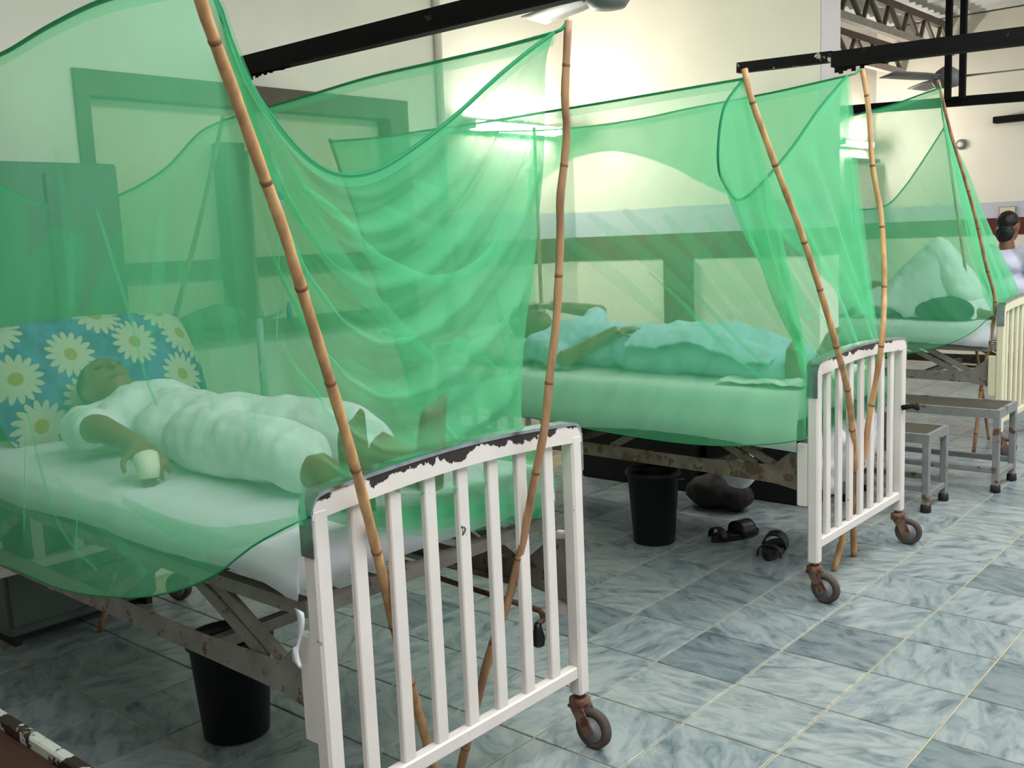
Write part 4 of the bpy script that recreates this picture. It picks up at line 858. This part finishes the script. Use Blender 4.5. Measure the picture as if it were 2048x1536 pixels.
def person(J, label, cloth, sleeve, trouser, hemx, k=1.0, skin='skin_brown', wr=0.011, head_low=0.0):
    b = MB(); head(b, J['head'], J['hu'], J['hf'], k)
    b.capsule(Vector(J['head'])-Vector(J['hu']).normalized()*0.07*k, J['neck'], 0.048*k, 0.052*k); b.capsule(J['neck'], J['chest'], 0.054*k, 0.075*k)
    torso(b, J['sN'], J['sF'], J['chest'], J['belly'], J['pelvis'], J['hN'], J['hF'], -0.012, k)
    for q in 'NF':
        limb(b, (J['s'+q], J['e'+q], J['w'+q]), [r_*k for r_ in ARM]); hand(b, J['w'+q], J['hd'+q], J['hn'+q], J.get('th'+q, 1), k, J.get('cu'+q, 0.5))
        limb(b, (J['h'+q], J['k'+q], J['a'+q]), [r_*k for r_ in LEG]); foot(b, J['a'+q], J['td'+q], k)
    o = fuse('person', b, skin, 0.0075, 4); tag(o, label, 'person', 'people in the ward')
    face_bits(o, J['head'], J['hu'], J['hf'], k); hair(o, J['head'], J['hu'], J['hf'], k, head_low)
    c = MB(); torso(c, J['sN'], J['sF'], J['chest'], J['belly'], J['pelvis'], J['hN'], J['hF'], 0.010, k)
    for q in 'NF':
        a, e_ = Vector(J['s'+q]), Vector(J['e'+q]); fr_ = min(1, sleeve); c.capsule(a, a.lerp(e_, fr_), 0.066*k, 0.060*k)
        if sleeve > 1: c.capsule(e_, e_.lerp(Vector(J['w'+q]), sleeve-1), 0.058*k, 0.046*k)
        h, kn = Vector(J['h'+q]), Vector(J['k'+q]); c.capsule(h, h.lerp(kn, hemx), 0.100*k, 0.098*k)
    fuse('shirt', c, cloth[0], 0.011, 3, o, (wr, 11, (1, 1.5, 1)))
    c = MB(); c.ell(J['pelvis'], (0.13*k, 0.165*k, 0.102*k))
    for q in 'NF':
        h, kn, an = Vector(J['h'+q]), Vector(J['k'+q]), Vector(J['a'+q]); c.capsule(h, kn, 0.098*k, 0.084*k)
        if trouser > 0: c.capsule(kn, kn.lerp(an, trouser), 0.084*k, 0.084*k)
    fuse('trousers', c, cloth[1], 0.011, 3, o, (wr, 11, (1, 1.5, 1)))
    return o
Zs = 0.785
J1 = dict(head=(-3.17, 1.62, 0.965), hu=(-0.85, 0, 0.5), hf=(0.5, -0.12, 0.85), neck=(-3.05, 1.62, 0.915), chest=(-2.90, 1.62, 0.893), belly=(-2.70, 1.62, 0.883), pelvis=(-2.52, 1.62, 0.882),
  sN=(-2.99, 1.44, 0.875), sF=(-2.99, 1.80, 0.875), eN=(-2.72, 1.355, 0.915), eF=(-2.72, 1.93, 0.845), wN=(-2.545, 1.365, 0.885), wF=(-2.50, 1.93, 0.84),
  hdN=(0.9, -0.12, -0.28), hnN=(0.25, -0.15, 0.9), cuN=0.75, hdF=(1, -0.1, -0.05), hnF=(0, 0, 1), thF=-1, hN=(-2.50, 1.535, 0.878), hF=(-2.50, 1.705, 0.878),
  kN=(-2.09, 1.50, 0.892), kF=(-2.10, 1.70, 0.905), aN=(-1.775, 1.475, 0.83), aF=(-1.79, 1.72, 0.83), tdN=(0.12, -0.1, 1), tdF=(0.12, 0.12, 1))
p1 = person(J1, 'patient in white clothes lying on the nearest bed, trousers rolled to the knee', ('kurta_white', 'kurta_white'), 0.55, 0.28, 0.35)
w1 = Vector(J1['wN']); MB().tube([w1+Vector((0.075, -0.02, -0.022)), w1+Vector((0.10, -0.028, -0.05)), w1+Vector((0.105, -0.03, -0.075))], [0.034, 0.030, 0.024], 14).build('bandage', 'plaster_tape', p1, True)
J2 = dict(head=(-3.20, 3.85, 0.985), hu=(-0.85, 0, 0.5), hf=(0.5, -0.25, 0.8), neck=(-3.08, 3.85, 0.93), chest=(-2.92, 3.85, 0.898), belly=(-2.72, 3.85, 0.888), pelvis=(-2.53, 3.84, 0.882),
  sN=(-3.01, 3.67, 0.89), sF=(-3.01, 4.03, 0.89), eN=(-2.80, 3.60, 0.845), eF=(-3.08, 4.26, 1.0), wN=(-2.60, 3.70, 0.965), wF=(-3.24, 4.07, 1.045),
  hdN=(0.75, 0.35, 0.12), hnN=(-0.1, -0.1, 1), hdF=(-0.6, -0.8, 0), hnF=(-0.2, 0, 1), hN=(-2.51, 3.76, 0.875), hF=(-2.51, 3.93, 0.875),
  kN=(-2.12, 3.72, 0.885), kF=(-2.12, 3.93, 0.885), aN=(-1.745, 3.70, 0.82), aF=(-1.745, 3.93, 0.82), tdN=(0.25, -0.5, 0.8), tdF=(0.25, 0.4, 0.85))
person(J2, 'patient in pale blue lying on the middle bed, one hand on the belly', ('kurta_blue', 'kurta_blue'), 0.75, 0.8, 0.5)
J3 = dict(head=(-3.12, 6.72, 0.98), hu=(-0.85, 0, 0.5), hf=(0.5, -0.2, 0.8), neck=(-3.0, 6.72, 0.93), chest=(-2.85, 6.72, 0.90), belly=(-2.65, 6.72, 0.888), pelvis=(-2.47, 6.70, 0.882),
  sN=(-2.94, 6.54, 0.89), sF=(-2.94, 6.90, 0.89), eN=(-2.72, 6.46, 0.86), eF=(-2.72, 6.98, 0.86), wN=(-2.52, 6.56, 1.0), wF=(-2.5, 6.86, 0.99),
  hdN=(0.7, 0.5, 0.1), hnN=(-0.1, 0, 1), hdF=(0.6, -0.6, 0.05), hnF=(0, 0, 1), thF=-1, hN=(-2.45, 6.61, 0.885), hF=(-2.45, 6.79, 0.885),
  kN=(-2.13, 6.60, 1.20), kF=(-2.16, 6.80, 1.16), aN=(-1.92, 6.52, 0.83), aF=(-1.93, 6.82, 0.83), tdN=(1, -0.12, -0.12), tdF=(1, 0.1, -0.12))
person(J3, 'patient in white lying with raised knees on the farthest bed', ('kurta_white', 'kurta_white'), 1.4, 0.75, 0.8, wr=0.009)
J4 = dict(head=(-2.255, 8.60, 1.325), hu=(0.05, 0.05, 1), hf=(0.35, 1, -0.05), neck=(-2.26, 8.58, 1.20), chest=(-2.25, 8.58, 1.04), belly=(-2.22, 8.60, 0.86), pelvis=(-2.2, 8.62, 0.66),
  sN=(-2.40, 8.62, 1.12), sF=(-2.08, 8.52, 1.12), eN=(-2.42, 8.72, 0.86), eF=(-2.02, 8.62, 0.86), wN=(-2.25, 8.92, 0.78), wF=(-2.05, 8.86, 0.78),
  hdN=(0.5, 0.8, -0.1), hnN=(0, 0, 1), hdF=(0.2, 0.9, -0.1), hnF=(0, 0, 1), thF=-1, hN=(-2.29, 8.66, 0.60), hF=(-2.10, 8.60, 0.60),
  kN=(-2.15, 9.06, 0.58), kF=(-1.95, 9.0, 0.58), aN=(-2.13, 9.10, 0.10), aF=(-1.93, 9.05, 0.10), tdN=(0.3, 1, -0.15), tdF=(0.3, 1, -0.15))
person(J4, 'person in a white shirt seated with back turned at the right edge', ('shirt_lilac', 'cloth_navy'), 1.6, 0.9, 0.1, k=1.0, wr=0.008, head_low=0.03)

# ------------------------------------------------------------------ bedding and things on the beds
def puffy(name, c, size, rot, mat, label, cat, n=26, parent=None):
    """pillow: two bulging faces meeting in a seam; built in its own axes so that prints follow it"""
    m = MB(); a, b, h = size; top = []; bot = []
    for i in np.linspace(-1, 1, n):
        rt_, rb_ = [], []
        for j in np.linspace(-1, 1, n):
            z = h*((1-abs(i)**3)*(1-abs(j)**3))**0.5; pin = 1-0.06*(abs(i)*abs(j))**2*2
            wob = 0.08*h*noise.noise(Vector((i*3, j*3, a*10)))
            rt_.append((z+wob, j*b*pin*(1-0.05*(1-i*i)), i*a*pin)); rb_.append((-z*0.7+wob, j*b*pin*(1-0.05*(1-i*i)), i*a*pin))
        top.append(rt_); bot.append(rb_[::-1])
    m.grid(top); m.grid(bot)
    o = m.build(name, mat, None, True); o.location = c; o.rotation_euler = rot
    return tag(o, label, cat)
puffy('floral_pillow', (-3.46, 1.75, 0.975), (0.23, 0.43, 0.085), (0, -0.42, 0.06), 'daisy_print', 'large blue pillow printed with white daisies behind the nearest patient', 'pillow')
puffy('pillow', (-3.27, 3.88, 0.855), (0.20, 0.32, 0.065), (0, -1.45, 0), 'sheet_pale', 'pale flat pillow under the head of the middle patient', 'pillow')
puffy('pillow', (-3.2, 6.72, 0.855), (0.20, 0.32, 0.065), (0, -1.45, 0), 'sheet_white', 'white pillow under the head of the farthest patient', 'pillow')
def drape(x0, x1, y0, y1, z0, bumps, name, mat, label, cat, amp=0.012, n=(80, 60), seed=0, hang=None):
    rows = []
    for x in np.linspace(x0, x1, n[0]):
        row = []
        for y in np.linspace(y0, y1, n[1]):
            z = z0
            for (a, b, ra, rb) in bumps:
                a = np.array(a); b = np.array(b); d = b[:2]-a[:2]; t = min(max(((x-a[0])*d[0]+(y-a[1])*d[1])/max(d@d, 1e-9), 0), 1)
                q = a+(b-a)*t; r_ = ra+(rb-ra)*t; dist = math.hypot(x-q[0], y-q[1])
                if dist < r_*2.2: z = max(z, z0+(q[2]+r_-z0)*max(0, 1-(dist/(r_*2.2))**2)**0.8)
            v = Vector((x*8+seed, y*8, seed)); nz_ = noise.noise(v)+0.6*noise.noise(v*2.2)+0.3*noise.noise(v*4.7)
            row.append((x+0.01*noise.noise(v+Vector((7, 0, 0))), y+0.015*noise.noise(v+Vector((0, 9, 0))), z+amp*(nz_+0.9)))
        rows.append(row)
    return tag(MB().grid(rows).build(name, mat, None, True, 0.004), label, cat)
drape(-2.48, -1.80, 3.60, 4.08, 0.792, [((-2.5, 3.76, 0.875), (-2.12, 3.72, 0.885), 0.10, 0.09), ((-2.5, 3.93, 0.875), (-2.12, 3.93, 0.885), 0.10, 0.09), ((-2.12, 3.72, 0.885), (-1.8, 3.70, 0.82), 0.09, 0.06), ((-2.12, 3.93, 0.885), (-1.8, 3.93, 0.82), 0.09, 0.06)],
      'blanket', 'sheet_blue', 'crumpled pale blue cover over the legs of the middle patient', 'blanket', 0.018, seed=3)
drape(-1.98, -1.63, 3.52, 3.68, 0.792, [], 'folded_cloth', 'sheet_pale', 'pale folded cloth at the foot corner of the middle bed', 'cloth', 0.014, (30, 20), seed=8)
drape(-2.62, -1.86, 6.42, 6.98, 0.792, [((-2.45, 6.61, 0.9), (-2.13, 6.60, 1.21), 0.1, 0.07), ((-2.45, 6.79, 0.9), (-2.16, 6.80, 1.17), 0.1, 0.07), ((-2.13, 6.60, 1.21), (-1.95, 6.54, 0.86), 0.07, 0.05), ((-2.16, 6.80, 1.17), (-1.96, 6.80, 0.86), 0.07, 0.05)],
      'blanket', 'sheet_white', 'white cover tented over the knees of the farthest patient', 'blanket', 0.012, seed=11)
b = MB(); b.ell((-2.02, 6.40, 0.862), (0.15, 0.085, 0.075)); b.ell((-2.12, 6.42, 0.85), (0.09, 0.08, 0.06)); b.ell((-1.93, 6.39, 0.85), (0.08, 0.07, 0.062))
tag(fuse('cloth_bundle', b, 'cloth_dark', 0.012, 4, None, (0.008, 14, (1, 1, 1))), 'dark green cloth bundle on the farthest bed', 'cloth')
# white tape hanging at the near foot corner
tag(MB().grid([[(-1.655+0.012*math.sin(5*t), 1.196-0.004*t, 0.665-0.12*t-0.0*s_+0.012*math.sin(9*t)) if s_ == 0 else (-1.635+0.012*math.sin(5*t+1), 1.192-0.004*t, 0.662-0.12*t) for s_ in (0, 1)] for t in np.linspace(0, 1, 20)]).build('cloth_tie', 'sheet_white', None, True, 0.006), 'white cloth tie dangling below the sheet at the nearest bed corner', 'cloth tie')

# ------------------------------------------------------------------ things by the window
iv = empty('drip_stand', (-3.60, 2.53, 0))
MB().tube([(-3.60, 2.53, 0.06), (-3.60, 2.53, 1.80)], 0.010, 12).build('upper_pole', 'rail_grey', iv, True)
MB().tube([(-3.60, 2.53, 0.70), (-3.60, 2.53, 1.12)], 0.016, 12).build('lower_pole', 'stand_white', iv, True)
MB().lathe((-3.60, 2.53, 1.11), [(0.018, 0), (0.022, 0.008), (0.022, 0.03), (0.016, 0.04)], 14).build('collar', 'rail_grey', iv, True)
MB().tube([(-3.60, 2.53, 1.10), (-3.58, 2.60, 1.115), (-3.57, 2.63, 1.13)], 0.006, 8).build('clamp_screw', 'rail_grey', iv, True)
MB().tube([(-3.60, 2.53, 1.795), (-3.60, 2.45, 1.80), (-3.60, 2.415, 1.79), (-3.60, 2.41, 1.75), (-3.60, 2.395, 1.738), (-3.60, 2.382, 1.752)], 0.005, 8).build('hook', 'rail_grey', iv, True)
MB().tube([(-3.60, 2.53, 1.795), (-3.60, 2.60, 1.80), (-3.60, 2.64, 1.83), (-3.60, 2.655, 1.79), (-3.60, 2.64, 1.765)], 0.005, 8).build('hook', 'rail_grey', iv, True)
for k in range(4):
    a = PI/4+PI/2*k; MB().tube([(-3.60, 2.53, 0.08), (-3.60+0.24*math.cos(a), 2.53+0.24*math.sin(a), 0.02)], 0.011, 8).build('foot_bar', 'rail_grey', iv, True)
tag(iv, 'metal drip stand with hooks beside the window behind the nearest bed', 'drip stand')
bt = empty('drip_bottle', (-3.57, 2.64, 1.48))
MB().lathe((-3.57, 2.64, 1.52), [(0.012, 0), (0.014, 0.02), (0.034, 0.05), (0.036, 0.19), (0.028, 0.21), (0.012, 0.215)], 20).build('bottle_body', 'bottle_clear', bt, True)
MB().lathe((-3.57, 2.64, 1.60), [(0.0365, 0), (0.0368, 0.002), (0.0368, 0.03), (0.0365, 0.032)], 20).build('blue_label', 'plastic_blue', bt, True)
MB().tube([(-3.57, 2.64, 1.52), (-3.57, 2.63, 1.3), (-3.45, 2.5, 1.0), (-3.1, 2.1, 0.9), (-2.6, 1.95, 0.86)], 0.0022, 6).build('drip_line', 'bottle_clear', bt, True)
MB().tube([(-3.57, 2.64, 1.735), (-3.58, 2.64, 1.76)], 0.003, 6).build('hanger', 'rail_grey', bt, True)
tag(bt, 'clear drip bottle with a blue label hanging from the stand', 'bottle')
def bundle(c, s_, mat, label):
    b = MB(); b.ell(c, s_); b.ell((c[0]+0.01, c[1]+s_[1]*0.6, c[2]-s_[2]*0.1), (s_[0]*0.9, s_[1]*0.7, s_[2]*0.85)); b.ell((c[0], c[1]-s_[1]*0.7, c[2]-s_[2]*0.2), (s_[0]*0.8, s_[1]*0.6, s_[2]*0.7))
    return tag(fuse('cloth_bundle', b, mat, 0.012, 4, None, (0.012, 16, (1, 1, 1))), label, 'cloth')
bundle((-3.93, 2.52, 1.105), (0.05, 0.13, 0.055), 'cloth_green', 'greenish cloth bundle lying on the window sill')
tag(MB().lathe((-3.92, 2.93, 1.06), [(0.012, 0), (0.014, 0.01), (0.014, 0.055), (0.008, 0.07), (0.008, 0.085)], 14).build('small_bottle', 'plastic_blue', None, True), 'small blue bottle on the window sill', 'bottle')
cb = empty('metal_cabinet', (-3.8, 1.72, 0))
MB().bbox((-3.97, 1.42, 0.04), (-3.68, 2.0, 1.74), 0.008).build('body', 'cabinet_grey', cb)
for y in (1.43, 1.715): MB().bbox((-3.678, y, 0.08), (-3.665, y+0.275, 1.70), 0.003).build('door', 'cabinet_grey', cb)
for y in (1.69, 1.73): MB().tube([(-3.655, y, 0.95), (-3.645, y, 0.97), (-3.645, y, 1.05), (-3.655, y, 1.07)], 0.005, 8).build('handle', 'chrome', cb, True)
for y in (1.44, 1.96): MB().box((-3.95, y, 0.0), (-3.7, y+0.025, 0.04)).build('cabinet_foot', 'foot_dark', cb)
tag(cb, 'tall grey cabinet against the wall left of the window', 'cabinet')

# ------------------------------------------------------------------ things on the floor
def bin_(x, y, r, h, label):
    t = empty('waste_bin', (x, y, 0))
    MB().lathe((x, y, 0), [(r*0.72, 0.0), (r*0.80, 0.006), (r*0.98, h-0.02), (r*1.06, h-0.018), (r*1.06, h), (r*0.97, h), (r*0.93, h-0.03), (r*0.74, 0.015)], 32).build('bucket', 'bin_black', t, True)
    MB().tube([(x-r*1.06, y, h-0.03), (x-r*0.9, y+r*0.75, h-0.05), (x, y+r*1.12, h-0.06), (x+r*0.9, y+r*0.75, h-0.05), (x+r*1.06, y, h-0.03)], 0.003, 6).build('handle', 'caster_metal', t, True)
    return tag(t, label, 'bin', 'black bins under the beds')
bin_(-2.47, 1.55, 0.118, 0.30, 'black plastic bin under the nearest bed')
bin_(-2.46, 3.78, 0.118, 0.335, 'black plastic bin under the middle bed')
def sandal(x, y, a, label):
    t = empty('sandal', (x, y, 0)); ca, sa = math.cos(a), math.sin(a)
    def L2W(p): return (x+p[0]*ca-p[1]*sa, y+p[0]*sa+p[1]*ca, p[2])
    out = []
    for k in range(36):
        q = 2*PI*k/36; lx = 0.135*math.cos(q); ly = (0.046+0.010*math.cos(q))*math.sin(q); out.append((lx, ly))
    vs = [L2W((p[0], p[1], 0.002)) for p in out]+[L2W((p[0], p[1], 0.024+0.010*(p[0] < -0.05))) for p in out]
    fs = [(k, (k+1) % 36, 36+(k+1) % 36, 36+k) for k in range(36)] + [tuple(range(35, -1, -1)), tuple(range(36, 72))]
    MB().add(vs, fs).build('sole', 'leather_black', t)
    def strap(x0, x1, hgt, nm):
        G = []
        for xx in np.linspace(x0, x1, 6):
            w_ = 0.050
            G.append([L2W((xx, w_*math.cos(q), 0.012+hgt*math.sin(q)**0.7)) for q in np.linspace(0, PI, 14)])
        MB().grid(G).build(nm, 'leather_black', t, True, 0.004)
    strap(0.0, 0.085, 0.062, 'vamp_strap'); strap(-0.115, -0.085, 0.052, 'heel_strap')
    return tag(t, label, 'sandal', 'black sandals')
sandal(-2.18, 4.02, 1.2, 'black sandal lying farther under the middle bed')
sandal(-1.94, 3.92, 1.85, 'black sandal nearest the middle footboard')
def filler(x0, x1, y0, y1, h, label):  # dark boxes added to imitate the shade behind the middle bed
    t_ = empty('shade_filler', ((x0+x1)/2, (y0+y1)/2, 0))
    MB().bbox((x0, y0, 0.0), (x1, y1, h*0.72), 0.008).build('filler_body', 'shade_filler_dark', t_)
    MB().bbox((x0-0.006, y0-0.006, h*0.725), (x1+0.006, y1+0.006, h), 0.012).build('lid', 'shade_filler_dark', t_)
    for x in (x0+0.2*(x1-x0), x0+0.8*(x1-x0)): MB().bbox((x-0.02, y0-0.014, h*0.62), (x+0.02, y0-0.004, h*0.8), 0.003).build('latch', 'caster_metal', t_)
    return tag(t_, label, 'filler', 'dark fillers added as shade behind the middle bed')
filler(-3.5, -2.75, 4.62, 5.05, 0.60, 'added black shade trunk behind the middle bed, by the head end')
filler(-2.70, -2.10, 4.66, 5.05, 0.56, 'added black shade trunk behind the middle bed, by the foot end')
bag = MB(); bag.ell((-2.52, 4.40, 0.085), (0.14, 0.09, 0.085)); bag.ell((-2.40, 4.42, 0.075), (0.10, 0.085, 0.075)); bag.ell((-2.49, 4.40, 0.15), (0.05, 0.04, 0.045))
tag(fuse('bag', bag, 'foot_dark', 0.012, 4, None, (0.01, 12, (1, 1, 1))), 'dark soft bag on the floor under the middle bed', 'bag')
bag = MB(); bag.ell((-2.28, 4.25, 0.255), (0.09, 0.07, 0.085)); bag.ell((-2.25, 4.25, 0.33), (0.04, 0.04, 0.075)); bag.capsule((-2.25, 4.25, 0.36), (-2.25, 4.25, 0.46), 0.018, 0.012)
tag(fuse('plastic_bag', bag, 'sheet_white', 0.010, 3, None, (0.012, 16, (1, 1, 1))), 'whitish plastic bag hanging below the middle bed frame', 'bag')
b = MB()
for k in range(5): b.ell((-1.66+0.02*(k % 2), 3.70+0.13*k, 0.50-0.02*(k % 2)), (0.05, 0.09, 0.13+0.02*(k % 3)))
tag(fuse('plastic_sheet', b, 'sheet_white', 0.012, 3, None, (0.02, 16, (1, 1, 1))), 'crumpled white plastic stuffed behind the middle footboard', 'plastic sheet')

def stool(x0, x1, y0, y1, h, label, name):
    t = empty(name, ((x0+x1)/2, (y0+y1)/2, 0)); s_ = 0.032
    for x in (x0, x1-s_):
        for y in (y0, y1-s_):
            l = MB().bbox((x, y, 0.03), (x+s_, y+s_, h-0.045), 0.003).build('leg', 'steel_grey', t)
            MB().lathe((x+s_/2, y+s_/2, 0), [(0.02, 0), (0.026, 0.006), (0.024, 0.035), (0.018, 0.04)], 14).build('rubber_foot', 'foot_dark', l, True)
    for y in (y0, y1-s_): MB().bbox((x0+s_, y+0.004, 0.10), (x1-s_, y+s_-0.004, 0.128), 0.003).build('stretcher', 'steel_grey', t)
    for x in (x0, x1-s_): MB().bbox((x+0.004, y0+s_, 0.07), (x+s_-0.004, y1-s_, 0.098), 0.003).build('stretcher', 'steel_grey', t)
    fr_ = MB()
    fr_.box((x0, y0, h-0.045), (x1, y0+0.02, h)); fr_.box((x0, y1-0.02, h-0.045), (x1, y1, h)); fr_.box((x0, y0+0.02, h-0.045), (x0+0.02, y1-0.02, h)); fr_.box((x1-0.02, y0+0.02, h-0.045), (x1, y1-0.02, h)); fr_.build('seat_frame', 'steel_grey', t)
    MB().bbox((x0+0.02, y0+0.02, h-0.03), (x1-0.02, y1-0.02, h-0.004), 0.003).build('seat', 'top_brown', t)
    return tag(t, label, 'step stool', 'steel step stools')
stool(-2.02, -1.60, 4.86, 5.15, 0.385, 'low steel step stool with brown top, right behind the middle footboard', 'step_stool')
stool(-2.28, -1.435, 5.41, 5.74, 0.43, 'long steel bench stool with brown top before the farthest bed', 'step_stool')
# bench corner at the lower left
bn = empty('bench', (-2.2, 0.5, 0))
MB().bbox((-3.3, 0.30, 0.40), (-1.4, 0.775, 0.44), 0.004).build('bench_top', 'wood_redbrown', bn)
MB().bbox((-3.3, 0.775, 0.395), (-1.4, 0.800, 0.46), 0.004).build('painted_edge', 'edge_peeling', bn)
for x in (-3.25, -1.47):
    for y in (0.32, 0.73): MB().bbox((x, y, 0.0), (x+0.05, y+0.05, 0.40), 0.004).build('leg', 'wood_redbrown', bn)
tag(bn, 'dark red-brown bench with peeling white edge, lower left corner', 'bench')
